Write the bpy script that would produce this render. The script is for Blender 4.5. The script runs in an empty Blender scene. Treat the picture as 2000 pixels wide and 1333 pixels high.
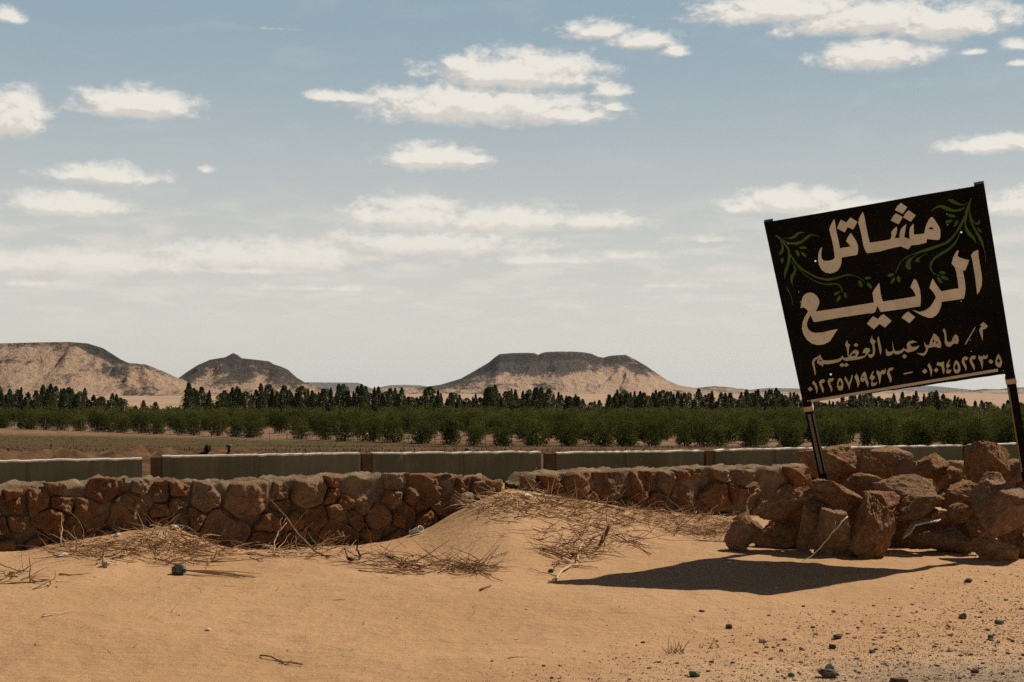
import bpy, bmesh, math, random
import numpy as np
from mathutils import Vector, Matrix, noise
from mathutils.geometry import tessellate_polygon

R = math.radians
random.seed(7); rng = np.random.default_rng(7)
C = bpy.context.scene.collection
SC = bpy.context.scene

# ------------------------------------------------------------------ camera
F_PX, HOR, CAM_Z = 2700.0, 766.0, 1.6
PITCH = math.atan((HOR - 666.5) / F_PX)
cam_d = bpy.data.cameras.new('camera'); cam = bpy.data.objects.new('camera', cam_d); C.objects.link(cam)
cam.location = (0, 0, CAM_Z); cam.rotation_euler = (math.pi / 2 + PITCH, 0, 0)
cam_d.sensor_width = 36; cam_d.lens = 36 * F_PX / 2000; cam_d.clip_start = 0.1; cam_d.clip_end = 60000
SC.camera = cam
CP, SP = math.cos(PITCH), math.sin(PITCH)

def ray(px, py):
    a = (px - 1000) / F_PX; b = (666.5 - py) / F_PX
    return Vector((a, CP - b * SP, SP + b * CP))
def at(px, py, Y):
    d = ray(px, py); return Vector((0, 0, CAM_Z)) + d * (Y / d.y)
def on_plane(px, py, p0, n):
    d = ray(px, py); o = Vector((0, 0, CAM_Z)); return o + d * ((p0 - o).dot(n) / d.dot(n))

# ------------------------------------------------------------------ light
SUN_EL, SUN_AZ = R(51), R(54)          # azimuth from +Y towards +X
sun_dir = Vector((math.cos(SUN_EL) * math.sin(SUN_AZ), math.cos(SUN_EL) * math.cos(SUN_AZ), math.sin(SUN_EL)))
sl = bpy.data.lights.new('sun', 'SUN'); so = bpy.data.objects.new('sun', sl); C.objects.link(so)
sl.energy = 5.0; sl.angle = R(0.5); sl.color = (1.0, 0.91, 0.78)
so.rotation_euler = sun_dir.to_track_quat('Z', 'Y').to_euler(); so.location = (20, 20, 40)
SC.view_settings.view_transform = 'Standard'; SC.view_settings.look = 'None'
SC.view_settings.exposure = 0.1; SC.view_settings.gamma = 1
SC.render.engine = 'CYCLES'
try:
    SC.cycles.use_denoising = False
except Exception: pass
SC.cycles.max_bounces = 6; SC.cycles.diffuse_bounces = 3; SC.cycles.volume_bounces = 0

# ------------------------------------------------------------------ node helpers
class NT:
    def __init__(s, tree): s.t = tree; s.n = tree.nodes; s.l = tree.links
    def put(s, sock, v):
        if hasattr(v, 'is_output'): s.l.new(v, sock)
        else: sock.default_value = v
    def math(s, op, a, b=0.0, c=None, clamp=False):
        n = s.n.new('ShaderNodeMath'); n.operation = op; n.use_clamp = clamp
        s.put(n.inputs[0], a); s.put(n.inputs[1], b)
        if c is not None: s.put(n.inputs[2], c)
        return n.outputs[0]
    def vec(s, op, a, b=(0, 0, 0)):
        n = s.n.new('ShaderNodeVectorMath'); n.operation = op
        s.put(n.inputs[0], a); s.put(n.inputs[1], b)
        return n.outputs['Value'] if op in ('LENGTH', 'DOT_PRODUCT', 'DISTANCE') else n.outputs[0]
    def noise(s, vec, scale, detail=4, rough=0.55, dist=0.0, dim='3D'):
        n = s.n.new('ShaderNodeTexNoise'); n.noise_dimensions = dim
        if vec is not None: s.put(n.inputs['Vector'], vec)
        n.inputs['Scale'].default_value = scale; n.inputs['Detail'].default_value = detail
        n.inputs['Roughness'].default_value = rough; n.inputs['Distortion'].default_value = dist
        return n.outputs['Fac']
    def ramp(s, fac, a, b, clamp=True, smooth=True):
        n = s.n.new('ShaderNodeMapRange'); n.clamp = clamp
        if smooth: n.interpolation_type = 'SMOOTHSTEP'
        s.put(n.inputs[0], fac); s.put(n.inputs[1], a); s.put(n.inputs[2], b)
        n.inputs[3].default_value = 0; n.inputs[4].default_value = 1
        return n.outputs[0]
    def mix(s, fac, a, b, mode='MIX'):
        n = s.n.new('ShaderNodeMix'); n.data_type = 'RGBA'; n.blend_type = mode
        s.put(n.inputs[0], fac)
        for k, v in ((6, a), (7, b)):
            if isinstance(v, tuple) and len(v) == 3: v = v + (1,)
            s.put(n.inputs[k], v)
        return n.outputs[2]
    def sep(s, v):
        n = s.n.new('ShaderNodeSeparateXYZ'); s.put(n.inputs[0], v); return n.outputs
    def comb(s, x, y, z):
        n = s.n.new('ShaderNodeCombineXYZ'); s.put(n.inputs[0], x); s.put(n.inputs[1], y); s.put(n.inputs[2], z); return n.outputs[0]

# ------------------------------------------------------------------ world: sky with clouds
def azel(px, py):
    d = ray(px, py).normalized()
    return math.atan2(d.x, d.y) * 27, math.asin(d.z) * 27          # unit: about 100 photo pixels
CLOUDS = [  # px, py, rx, ry, weight
    (270, 196, 125, 36, 1.0), (215, 203, 70, 28, .9), (20, 212, 78, 58, .95), (18, 36, 46, 24, .8),
    (205, 336, 130, 30, .85), (130, 394, 135, 30, .9), (405, 332, 34, 20, .42),
    (1010, 132, 185, 46, 1.0), (910, 122, 80, 30, .8), (930, 198, 265, 46, 1.0), (1090, 215, 140, 34, .85), (660, 192, 115, 24, .62), (1190, 170, 60, 26, .7),
    (1198, 212, 48, 20, .6), (845, 302, 105, 32, 1.0), (900, 312, 90, 18, .8),
    (1165, 52, 105, 30, .75), (1260, 72, 90, 28, .8), (1320, 104, 50, 20, .7),
    (1530, 8, 190, 38, .95), (1700, 28, 190, 42, .95), (1850, 35, 130, 42, .95), (1970, 25, 80, 40, .6),
    (1710, 100, 112, 38, 1.0), (1900, 103, 48, 13, .6), (1985, 78, 60, 28, .55), (1990, 125, 40, 14, .5),
    (1940, 286, 105, 24, .95), (1540, 388, 135, 34, .95), (1660, 402, 140, 30, .85), (1440, 410, 80, 22, .7), (1985, 390, 80, 38, .8),
    (800, 412, 150, 46, .9), (1000, 422, 180, 38, .85), (1160, 428, 140, 28, .75), (840, 466, 310, 40, .75),
    (430, 488, 140, 40, .8), (190, 502, 300, 38, .75), (570, 488, 200, 48, .78), (40, 505, 150, 34, .7),
    (1060, 510, 190, 22, .62), (1230, 500, 130, 20, .5), (500, 530, 260, 20, .5), (620, 565, 260, 16, .45), (60, 555, 120, 18, .5),
    (1300, 560, 240, 16, .35), (560, 58, 210, 9, .16), 
    (1395, 470, 160, 24, .35)]
def build_world():
    w = bpy.data.worlds.new('World'); SC.world = w; w.use_nodes = True
    T = NT(w.node_tree); T.n.clear()
    out = T.n.new('ShaderNodeOutputWorld'); bg = T.n.new('ShaderNodeBackground')
    sky = T.n.new('ShaderNodeTexSky'); sky.sky_type = 'NISHITA'; sky.sun_disc = False
    sky.sun_elevation = SUN_EL; sky.sun_rotation = SUN_AZ; sky.altitude = 100
    sky.air_density = 0.6; sky.dust_density = 0.5; sky.ozone_density = 1.2
    g = bpy.data.node_groups.new('cloud_field', 'ShaderNodeTree')
    g.interface.new_socket('P', in_out='INPUT', socket_type='NodeSocketVector')
    g.interface.new_socket('D', in_out='OUTPUT', socket_type='NodeSocketFloat')
    G = NT(g); gi = G.n.new('NodeGroupInput'); go = G.n.new('NodeGroupOutput')
    P = gi.outputs[0]
    warp = G.noise(P, 1.6, 3, .5)
    Pw = G.vec('ADD', P, G.comb(G.math('MULTIPLY', G.math('SUBTRACT', warp, .5), .35), 0.0, 0.0))
    best = None
    for px, py, rx, ry, wt in CLOUDS:
        a, e = azel(px, py)
        if ry > 24: e -= ry * .0035
        d = G.vec('MULTIPLY', G.vec('SUBTRACT', Pw, (a, e, 0)), (100 / rx, 88 / ry, 0))
        d = G.vec('MAXIMUM', d, G.vec('MULTIPLY', d, (-1, -1.75, 0)))          # flatter undersides
        f = G.math('MULTIPLY_ADD', G.vec('LENGTH', d), -1.02, wt * 1.20)
        best = f if best is None else G.math('MAXIMUM', best, f)
    Ps = G.vec('MULTIPLY', P, (1, 1.7, 1))
    n1 = G.noise(Ps, 1.8, 9, .56, .1); n2 = G.noise(Ps, 5.5, 7, .6)
    nn = G.math('ADD', G.math('MULTIPLY', G.math('SUBTRACT', n1, .5), 1.35), G.math('MULTIPLY', G.math('SUBTRACT', n2, .5), .55))
    G.l.new(G.math('ADD', best, nn), go.inputs[0])
    tc = T.n.new('ShaderNodeTexCoord'); V = tc.outputs['Generated']
    x, y, z = T.sep(V)
    az = T.math('MULTIPLY', T.math('ARCTAN2', x, y), 27.0)
    el = T.math('MULTIPLY', T.math('ARCSINE', z), 27.0)
    P = T.comb(az, el, 0.0)
    def field(vec):
        n = T.n.new('ShaderNodeGroup'); n.node_tree = g; T.l.new(vec, n.inputs[0]); return n.outputs[0]
    d0 = field(P); d1 = field(T.vec('ADD', P, (0.07, 0.13, 0)))
    base = T.mix(1.0, sky.outputs[0], (SKY_K, SKY_K * .9, SKY_K * .74), 'MULTIPLY')
    # dust whitens the horizon; sky above the view is dimmed to deepen shade
    col = T.mix(T.math('MULTIPLY', T.ramp(el, 9.6, 7.4), .88), base, (.298, .405, .475))
    hz = T.ramp(el, 7.6, .8)
    col = T.mix(T.math('MULTIPLY', hz, .96), col, (.63, .605, .545))
    band = T.noise(T.vec('MULTIPLY', P, (.6, 2.6, 1)), 1.3, 7, .58, .3)
    bm_ = T.math('MULTIPLY', T.ramp(band, .42, .68), T.math('MULTIPLY', T.ramp(el, .7, 1.8), T.ramp(el, 4.2, 2.6)))
    col = T.mix(T.math('MULTIPLY', bm_, .6), col, (.72, .68, .61))
    wisp = T.noise(T.vec('MULTIPLY', P, (.5, 1.6, 1)), .8, 6, .6, .4)
    col = T.mix(T.math('MULTIPLY', T.ramp(wisp, .5, .8), T.math('MULTIPLY', T.ramp(el, 12, 5), .25)), col, (.62, .62, .60))
    dens = T.ramp(d0, -.05, .64)
    lit = T.ramp(T.math('SUBTRACT', d0, d1), -.20, .20)
    core = T.ramp(d0, .2, .9)
    cl = T.mix(lit, (.58, .555, .515), (.815, .775, .70))
    cl = T.mix(T.math('MULTIPLY', core, .30), cl, (.76, .72, .645))
    cl = T.mix(T.ramp(el, 4.6, 1.5), cl, (.75, .71, .64))
    col = T.mix(T.math('MULTIPLY', dens, .95), col, cl)
    col = T.mix(T.ramp(el, -.3, -1.2), col, (.09, .062, .036))     # bare earth below the horizon
    T.l.new(col, bg.inputs[0]); bg.inputs[1].default_value = 1.0
    T.l.new(bg.outputs[0], out.inputs[0])
SKY_K = 0.05
build_world()

# ------------------------------------------------------------------ materials
def mat(name, build, rough=.85, spec=.25, disp=False):
    m = bpy.data.materials.new(name); m.use_nodes = True
    T = NT(m.node_tree); b = m.node_tree.nodes['Principled BSDF']
    b.inputs['Roughness'].default_value = rough; b.inputs['Specular IOR Level'].default_value = spec
    build(T, b); return m
def bump(T, b, h, strength, dist):
    n = T.n.new('ShaderNodeBump'); n.inputs['Strength'].default_value = strength; n.inputs['Distance'].default_value = dist
    T.put(n.inputs['Height'], h); T.l.new(n.outputs[0], b.inputs['Normal'])
def pos(T): return T.n.new('ShaderNodeNewGeometry').outputs['Position']
def objc(T): return T.n.new('ShaderNodeTexCoord').outputs['Object']
def attr(T, name):
    n = T.n.new('ShaderNodeAttribute'); n.attribute_name = name; return n.outputs['Fac']
def objrand(T): return T.n.new('ShaderNodeObjectInfo').outputs['Random']

def m_plain(name, col, rough=.8, var=.25, scale=8, bstr=.15, spec=.25):
    def f(T, b):
        n = T.noise(objc(T), scale, 6, .6)
        lo = tuple(c * (1 - var) for c in col); hi = tuple(min(1, c * (1 + var)) for c in col)
        T.l.new(T.mix(T.ramp(n, .3, .7), lo, hi), b.inputs['Base Color'])
        if bstr: bump(T, b, T.noise(objc(T), scale * 6, 4), bstr, .01)
    return mat(name, f, rough, spec)

def f_sand(T, b):
    p = pos(T); x, y, z = T.sep(p)
    big = T.noise(p, .55, 5, .55); mid = T.noise(p, 4.5, 6, .6); fine = T.noise(p, 90, 4, .7); grain = T.noise(p, 260, 2, .6)
    c = T.mix(T.ramp(big, .3, .7), (.400, .230, .114), (.460, .273, .144))
    drk = T.noise(T.vec('MULTIPLY', p, (1, 1.6, 1)), 1.7, 6, .65)
    c = T.mix(T.math('MULTIPLY', T.ramp(drk, .52, .72), .30), c, (.31, .178, .086))
    c = T.mix(T.math('MULTIPLY', T.ramp(mid, .5, .8), .35), c, (.36, .21, .098))
    c = T.mix(T.math('MULTIPLY', T.ramp(fine, .48, .70), .45), c, (.27, .158, .078))
    c = T.mix(T.math('MULTIPLY', T.ramp(grain, .58, .74), .4), c, (.58, .41, .25))
    # stony verge next to the road at the lower right
    vx = T.math('ADD', x, T.math('MULTIPLY', y, -.30))
    verge = T.math('MULTIPLY', T.ramp(T.math('ADD', y, T.math('MULTIPLY', x, -.42)), 8.4, 6.0), T.ramp(T.math('ADD', x, T.math('MULTIPLY', big, 1.2)), -.2, 2.4))
    pale = T.mix(T.ramp(mid, .35, .65), (.44, .30, .18), (.55, .40, .26))
    c = T.mix(T.math('MULTIPLY', verge, .7), c, pale)
    road = T.math('MULTIPLY', T.ramp(T.math('ADD', T.math('ADD', y, T.math('MULTIPLY', x, -.28)), T.math('MULTIPLY', mid, .7)), 8.25, 7.3), T.ramp(x, 1.0, 2.5))
    grit = T.noise(p, 60, 5, .75)
    c = T.mix(T.math('MULTIPLY', road, .8), c, T.mix(T.ramp(grit, .38, .62), (.12, .088, .062), (.33, .25, .175)))
    T.l.new(c, b.inputs['Base Color'])
    rp = T.n.new('ShaderNodeTexWave'); T.put(rp.inputs['Vector'], T.vec('MULTIPLY', p, (.6, 1, 1)))
    rp.bands_direction = 'Y'; rp.inputs['Scale'].default_value = 3.2; rp.inputs['Distortion'].default_value = 7; rp.inputs['Detail'].default_value = 3
    rp.inputs['Detail Scale'].default_value = 1.3
    h = T.math('ADD', T.math('MULTIPLY', T.noise(p, 22, 6, .65), .55), T.math('MULTIPLY', fine, .30))
    h = T.math('ADD', h, T.math('MULTIPLY', rp.outputs['Fac'], .10))
    lump_ = T.ramp(T.noise(p, 7, 3, .5), .35, .75)
    h = T.math('ADD', h, T.math('MULTIPLY', lump_, .35))
    bump(T, b, h, .7, .045)
M = {}
M['sand'] = mat('sand', f_sand, .95, .1)

def f_field(T, b):
    p = pos(T); x, y, z = T.sep(p)
    pn = T.vec('MULTIPLY', p, (.25, .5, 1))
    n1 = T.noise(pn, .55, 6, .6); n2 = T.noise(p, 1.8, 6, .65); n3 = T.noise(T.vec('MULTIPLY', p, (.2, 1, 1)), .05, 5, .6)
    soil = T.mix(T.ramp(n2, .3, .7), (.050, .026, .012), (.15, .082, .040))
    red = T.mix(T.ramp(n2, .3, .7), (.065, .029, .012), (.125, .060, .026))
    tan = T.mix(T.ramp(n2, .3, .7), (.13, .072, .040), (.235, .142, .084))
    green = T.mix(T.ramp(n2, .3, .7), (.038, .046, .011), (.080, .068, .020))
    yy = T.math('ADD', y, T.math('ADD', T.math('MULTIPLY', x, .45), T.math('MULTIPLY', T.math('SUBTRACT', n1, .5), 14)))
    c = T.mix(T.ramp(yy, 30, 37), soil, red)
    gs = T.math('MULTIPLY', T.math('MULTIPLY', T.ramp(yy, 34, 38), T.ramp(yy, 56, 46)), T.ramp(n1, .36, .56))
    c = T.mix(T.math('MULTIPLY', gs, .75), c, green)
    c = T.mix(T.ramp(yy, 92, 104), c, tan)
    gs2 = T.math('MULTIPLY', T.math('MULTIPLY', T.ramp(yy, 74, 84), T.ramp(yy, 99, 93)), T.ramp(n1, .34, .54))
    c = T.mix(T.math('MULTIPLY', gs2, .75), c, green)
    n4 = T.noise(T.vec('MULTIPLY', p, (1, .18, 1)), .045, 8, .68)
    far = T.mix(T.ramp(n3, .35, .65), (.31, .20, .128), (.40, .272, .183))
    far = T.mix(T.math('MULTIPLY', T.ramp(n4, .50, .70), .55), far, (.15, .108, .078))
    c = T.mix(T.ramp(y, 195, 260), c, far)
    T.l.new(c, b.inputs['Base Color'])
    bump(T, b, T.noise(p, 3.5, 6, .65), .7, .12)
M['field'] = mat('field_soil', f_field, .95, .1)

def f_rock(T, b):
    p = objc(T); r = objrand(T)
    v = T.vec('ADD', p, T.comb(T.math('MULTIPLY', r, 31.0), T.math('MULTIPLY', r, 17.0), 0.0))
    n = T.noise(v, 3.2, 8, .62); f = T.noise(v, 18, 6, .7); g = T.noise(v, 60, 4, .7)
    c = T.mix(T.ramp(n, .32, .68), (.235, .098, .036), (.335, .176, .080))
    c = T.mix(T.math('MULTIPLY', T.ramp(f, .5, .66), .65), c, (.46, .32, .195))
    c = T.mix(T.math('MULTIPLY', T.ramp(f, .48, .30), .7), c, (.095, .042, .020))
    c = T.mix(T.math('MULTIPLY', T.ramp(r, .55, 1.0), .25), c, (.30, .24, .17))
    T.l.new(c, b.inputs['Base Color'])
    bump(T, b, T.math('ADD', T.math('ADD', f, T.math('MULTIPLY', g, .5)), T.math('MULTIPLY', n, .8)), .95, .055)
M['rock'] = mat('brown_rock', f_rock, .92, .15)

def f_stone(T, b):
    p = pos(T); r = attr(T, 'rnd')
    n = T.noise(p, 5, 8, .62); f = T.noise(p, 26, 6, .7)
    c = T.mix(r, (.245, .104, .039), (.315, .172, .082))
    blot = T.noise(p, 2.6, 7, .65)
    c = T.mix(T.math('MULTIPLY', T.ramp(blot, .50, .62), .55), c, (.23, .150, .085))
    c = T.mix(T.math('MULTIPLY', T.ramp(r, .8, .95), .5), c, (.29, .225, .15))
    c = T.mix(T.math('MULTIPLY', T.ramp(n, .5, .75), .6), c, (.36, .225, .125))
    c = T.mix(T.math('MULTIPLY', T.ramp(f, .45, .25), .65), c, (.12, .058, .028))
    T.l.new(c, b.inputs['Base Color'])
    g2 = T.noise(p, 70, 4, .7)
    c2 = T.mix(T.math('MULTIPLY', T.ramp(g2, .56, .70), .5), c, (.44, .30, .18))
    T.l.new(c2, b.inputs['Base Color'])
    bump(T, b, T.math('ADD', T.math('MULTIPLY', n, 1.2), T.math('ADD', f, T.math('MULTIPLY', g2, .4))), 1.0, .055)
M['stone'] = mat('wall_stone', f_stone, .92, .15)
def f_mortar(T, b):
    p = pos(T)
    n = T.noise(p, 4, 8, .65); f = T.noise(p, 22, 6, .7)
    c = T.mix(T.ramp(n, .3, .7), (.130, .078, .042), (.30, .215, .135))
    c = T.mix(T.math('MULTIPLY', T.ramp(f, .5, .3), .6), c, (.12, .080, .046))
    T.l.new(c, b.inputs['Base Color'])
    bump(T, b, T.math('ADD', n, T.math('MULTIPLY', f, .8)), 1, .05)
M['mortar'] = mat('mortar', f_mortar, .95, .1)
def f_conc(T, b):
    p = pos(T); x, y, z = T.sep(p)
    n = T.noise(p, 1.1, 7, .6); f = T.noise(p, 30, 5, .7)
    st = T.noise(T.vec('MULTIPLY', p, (7, 7, .5)), 1.5, 5, .6)
    c = T.mix(T.ramp(n, .3, .7), (.088, .090, .055), (.128, .127, .086))
    c = T.mix(T.math('MULTIPLY', objrand(T), .35), c, (.060, .058, .036))
    c = T.mix(T.math('MULTIPLY', T.ramp(T.noise(p, .45, 5, .6), .5, .7), .5), c, (.17, .165, .12))
    c = T.mix(T.math('MULTIPLY', T.ramp(st, .52, .75), .45), c, (.185, .178, .135))
    c = T.mix(T.math('MULTIPLY', T.ramp(st, .45, .25), .4), c, (.062, .054, .034))
    sp = T.noise(p, 5.5, 4, .6)
    c = T.mix(T.math('MULTIPLY', T.ramp(sp, .66, .76), .5), c, (.27, .26, .215))
    T.l.new(c, b.inputs['Base Color'])
    bump(T, b, f, .35, .01)
M['concrete'] = mat('concrete', f_conc, .9, .2)
M['cap'] = m_plain('sunlit_edge_paint', (.66, .62, .54), .9, .15, 6, .3)  # sunlight on the panel tops, put into a paler colour
M['stub'] = m_plain('brown_concrete', (.085, .055, .028), .92, .3, 4, .3)  # dark brown strip at each panel's left end

def f_hill(T, b):
    p = pos(T); x, y, z = T.sep(p); k = attr(T, 'rock')
    n = T.noise(T.vec('MULTIPLY', p, (1, .35, 1.2)), .055, 9, .65, .4); f = T.noise(T.vec('MULTIPLY', p, (1, .3, 1.1)), .22, 8, .68)
    strata = T.noise(T.vec('MULTIPLY', p, (.12, .12, 1)), .35, 4, .6)
    sand = T.mix(T.ramp(f, .3, .7), (.39, .250, .160), (.50, .345, .232))
    rock = T.mix(T.ramp(f, .3, .7), (.040, .031, .026), (.100, .078, .062))
    v = T.math('ADD', k, T.math('MULTIPLY', T.math('SUBTRACT', n, .5), 1.5))
    v = T.math('ADD', v, T.math('MULTIPLY', T.math('SUBTRACT', f, .5), 2.2))
    v = T.math('ADD', v, T.math('MULTIPLY', T.math('SUBTRACT', strata, .5), .8))
    c = T.mix(T.ramp(v, .30, .82), sand, rock)
    T.l.new(c, b.inputs['Base Color'])
    bump(T, b, T.math('ADD', n, f), 1.0, 8.0)
M['hill'] = mat('hill_rock_and_sand', f_hill, .95, .1)

def leafmat(name, lo, hi, tr):
    m = bpy.data.materials.new(name); m.use_nodes = True; T = NT(m.node_tree); T.n.clear()
    out = T.n.new('ShaderNodeOutputMaterial'); d = T.n.new('ShaderNodeBsdfDiffuse'); t = T.n.new('ShaderNodeBsdfTranslucent'); mx = T.n.new('ShaderNodeMixShader')
    n = T.noise(pos(T), .55, 3, .6); r = objrand(T)
    c = T.mix(T.ramp(n, .3, .7), lo, hi)
    c = T.mix(T.math('MULTIPLY', r, .6), c, tuple(v * .5 for v in lo))
    T.l.new(c, d.inputs[0]); T.l.new(T.mix(1.0, c, (1.0, 1.05, .55), 'MULTIPLY'), t.inputs[0]); mx.inputs[0].default_value = tr
    T.l.new(d.outputs[0], mx.inputs[1]); T.l.new(t.outputs[0], mx.inputs[2]); T.l.new(mx.outputs[0], out.inputs[0])
    return m
M['olive'] = leafmat('olive_leaves', (.048, .056, .015), (.115, .114, .040), .38)
M['casuarina'] = leafmat('dark_needles', (.052, .066, .030), (.105, .118, .055), .45)
M['bark'] = m_plain('bark', (.10, .07, .045), .9, .3, 10, .4)
def f_grass(T, b):
    n = T.noise(pos(T), .35, 5, .6)
    T.l.new(T.mix(T.ramp(n, .35, .65), (.085, .048, .019), (.050, .066, .014)), b.inputs['Base Color'])
M['grass'] = mat('short_grass', f_grass, .8, .2)
def f_twig(T, b):
    r = attr(T, 'rnd'); n = T.noise(pos(T), 12, 4, .6)
    c = T.mix(T.ramp(r, .25, .95), (.17, .078, .030), (.62, .43, .24))
    c = T.mix(T.math('MULTIPLY', T.ramp(n, .5, .7), .4), c, (.24, .13, .065))
    T.l.new(c, b.inputs['Base Color'])
M['twig'] = mat('dry_twig', f_twig, .85, .2)
M['wood_red'] = m_plain('weathered_stake_wood', (.17, .068, .030), .85, .3, 20, .4)
M['wood_pale'] = m_plain('bleached_wood', (.50, .36, .22), .85, .2, 20, .4)
M['wood_brown'] = m_plain('dry_brown_wood', (.22, .125, .062), .85, .3, 20, .4)
M['wood_black'] = m_plain('charred_wood', (.018, .013, .010), .8, .3, 20, .4)
M['white_plastic'] = m_plain('white_plastic', (.66, .59, .48), .5, .12, 6, .3, .4)
M['grey_cup'] = m_plain('grey_cup', (.50, .52, .50), .45, .2, 12, .3, .4)
M['clod'] = m_plain('grey_clod', (.13, .125, .09), .95, .7, 30, .8)
M['clod_pale'] = m_plain('pale_clod', (.42, .33, .22), .95, .5, 30, .8)
def f_peb(T, b):
    r = attr(T, 'rnd'); n = T.noise(pos(T), 40, 5, .6)
    c = T.mix(r, (.070, .044, .026), (.22, .14, .08))
    c = T.mix(T.math('MULTIPLY', T.ramp(r, .8, .9), .5), c, (.17, .16, .13))
    c = T.mix(T.math('MULTIPLY', T.ramp(n, .5, .75), .4), c, (.36, .25, .16))
    T.l.new(c, b.inputs['Base Color']); bump(T, b, n, .5, .006)
M['pebble'] = mat('pebble', f_peb, .9, .2)
M['stone_grey'] = m_plain('grey_green_stone', (.115, .115, .085), .85, .35, 14, .6)
M['stone_dark'] = m_plain('dark_brown_stone', (.085, .060, .042), .9, .35, 14, .6)
M['stone_tan'] = m_plain('tan_stone', (.30, .21, .135), .9, .3, 14, .6)
M['stone_white'] = m_plain('whitish_stone', (.62, .55, .45), .85, .2, 14, .4)
def f_black(T, b):
    p = objc(T); n = T.noise(p, 2.5, 7, .65); s = T.noise(T.vec('MULTIPLY', p, (1, 6, 6)), 4, 5, .6)
    c = T.mix(T.ramp(n, .35, .7), (.0055, .0050, .0038), (.012, .0105, .007))
    c = T.mix(T.math('MULTIPLY', T.ramp(s, .62, .8), .25), c, (.030, .024, .016))
    T.l.new(c, b.inputs['Base Color']); bump(T, b, n, .1, .004)
M['black'] = mat('black_sign_paint', f_black, .8, .06)
def f_paint(lo, hi, worn):
    def f(T, b):
        p = objc(T); n = T.noise(p, 5, 7, .65); s = T.noise(p, 34, 5, .7)
        c = T.mix(T.ramp(n, .3, .7), lo, hi)
        c = T.mix(T.math('MULTIPLY', T.ramp(s, .60, .75), .5), c, worn)
        T.l.new(c, b.inputs['Base Color'])
    return f
M['letter'] = mat('cream_letter_paint', f_paint((.62, .56, .43), (.77, .705, .57), (.35, .30, .21)), .8, .1)
M['letter2'] = mat('yellowed_letter_paint', f_paint((.46, .43, .30), (.58, .535, .38), (.28, .25, .165)), .8, .1)
M['vine'] = mat('green_vine_paint', f_paint((.045, .105, .022), (.100, .165, .032), (.030, .060, .018)), .8, .1)
M['post_grey'] = m_plain('grey_worn_metal', (.135, .132, .110), .6, .25, 6, .1, .3)
M['post_edge'] = m_plain('tan_edge', (.20, .155, .095), .75, .2, 10, .1)  # thin tan strip along the post edges
M['post_tan'] = m_plain('tan_painted_band', (.50, .39, .25), .75, .2, 10, .1)

# ------------------------------------------------------------------ mesh helpers
class MB:
    def __init__(s): s.v = []; s.f = []; s.r = []; s.nv = 0
    def add(s, v, f, r=.5):
        v = np.asarray(v, dtype=float).reshape(-1, 3)
        s.v.append(v); s.f.extend([tuple(i + s.nv for i in q) for q in f]); s.r.append(np.full(len(v), r) if np.isscalar(r) else np.asarray(r)); s.nv += len(v)
    def build(s, name, material, parent=None, smooth=True, origin=None, attrname='rnd'):
        v = np.concatenate(s.v) if s.v else np.zeros((0, 3))
        if origin is not None: v = v - np.array(origin)
        me = bpy.data.meshes.new(name); me.from_pydata(v.tolist(), [], s.f)
        a = me.attributes.new(attrname, 'FLOAT', 'POINT'); a.data.foreach_set('value', np.concatenate(s.r).astype(np.float32))
        me.materials.append(material)
        me.polygons.foreach_set('use_smooth', [smooth] * len(me.polygons)); me.update()
        o = bpy.data.objects.new(name, me); C.objects.link(o)
        if origin is not None: o.location = origin
        if parent is not None:
            o.parent = parent
            o.matrix_parent_inverse = parent_inv(parent)
        return o
def parent_inv(p):
    m = Matrix.Translation(p.location) @ p.rotation_euler.to_matrix().to_4x4()
    q = p.parent
    while q is not None:
        m = (Matrix.Translation(q.location) @ q.rotation_euler.to_matrix().to_4x4()) @ q.matrix_parent_inverse.inverted() @ m if False else m
        q = None
    return m.inverted()
def tag(o, label=None, cat=None, group=None, kind=None):
    if label: o['label'] = label
    if cat: o['category'] = cat
    if group: o['group'] = group
    if kind: o['kind'] = kind
    return o
def empty(name, loc, label, cat, group=None):
    o = bpy.data.objects.new(name, None); C.objects.link(o); o.location = loc; o.empty_display_size = .2
    return tag(o, label, cat, group)
def grid_faces(nu, nv):
    return [(j * nu + i, j * nu + i + 1, (j + 1) * nu + i + 1, (j + 1) * nu + i) for j in range(nv - 1) for i in range(nu - 1)]
def box(mb, c, ux, uy, uz, hx, hy, hz, r=.5):
    c, ux, uy, uz = map(Vector, (c, ux, uy, uz)); v = []
    for k in (-1, 1):
        for a, b_ in ((-1, -1), (1, -1), (1, 1), (-1, 1)): v.append(c + ux * hx * a + uy * hy * b_ + uz * hz * k)
    mb.add([tuple(p) for p in v], [(3, 2, 1, 0), (4, 5, 6, 7), (0, 1, 5, 4), (1, 2, 6, 5), (2, 3, 7, 6), (3, 0, 4, 7)], r)
def tube(mb, pts, r0, r1, sides=5, rnd=.5):
    pts = [Vector(p) for p in pts]; n = len(pts); vs = []; fs = []
    up = Vector((.13, .21, .97))
    for i, p in enumerate(pts):
        t = (pts[min(i + 1, n - 1)] - pts[max(i - 1, 0)])
        t = t.normalized() if t.length > 1e-9 else Vector((1, 0, 0))
        a = t.cross(up)
        a = a.normalized() if a.length > 1e-4 else t.orthogonal().normalized()
        b_ = t.cross(a); r = r0 + (r1 - r0) * i / max(1, n - 1)
        for k in range(sides):
            an = 2 * math.pi * k / sides; vs.append(tuple(p + a * math.cos(an) * r + b_ * math.sin(an) * r))
    for i in range(n - 1):
        for k in range(sides):
            k2 = (k + 1) % sides; fs.append((i * sides + k, i * sides + k2, (i + 1) * sides + k2, (i + 1) * sides + k))
    fs.append(tuple(range(sides - 1, -1, -1))); fs.append(tuple((n - 1) * sides + k for k in range(sides)))
    mb.add(vs, fs, rnd)
_ico = {}
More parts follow.
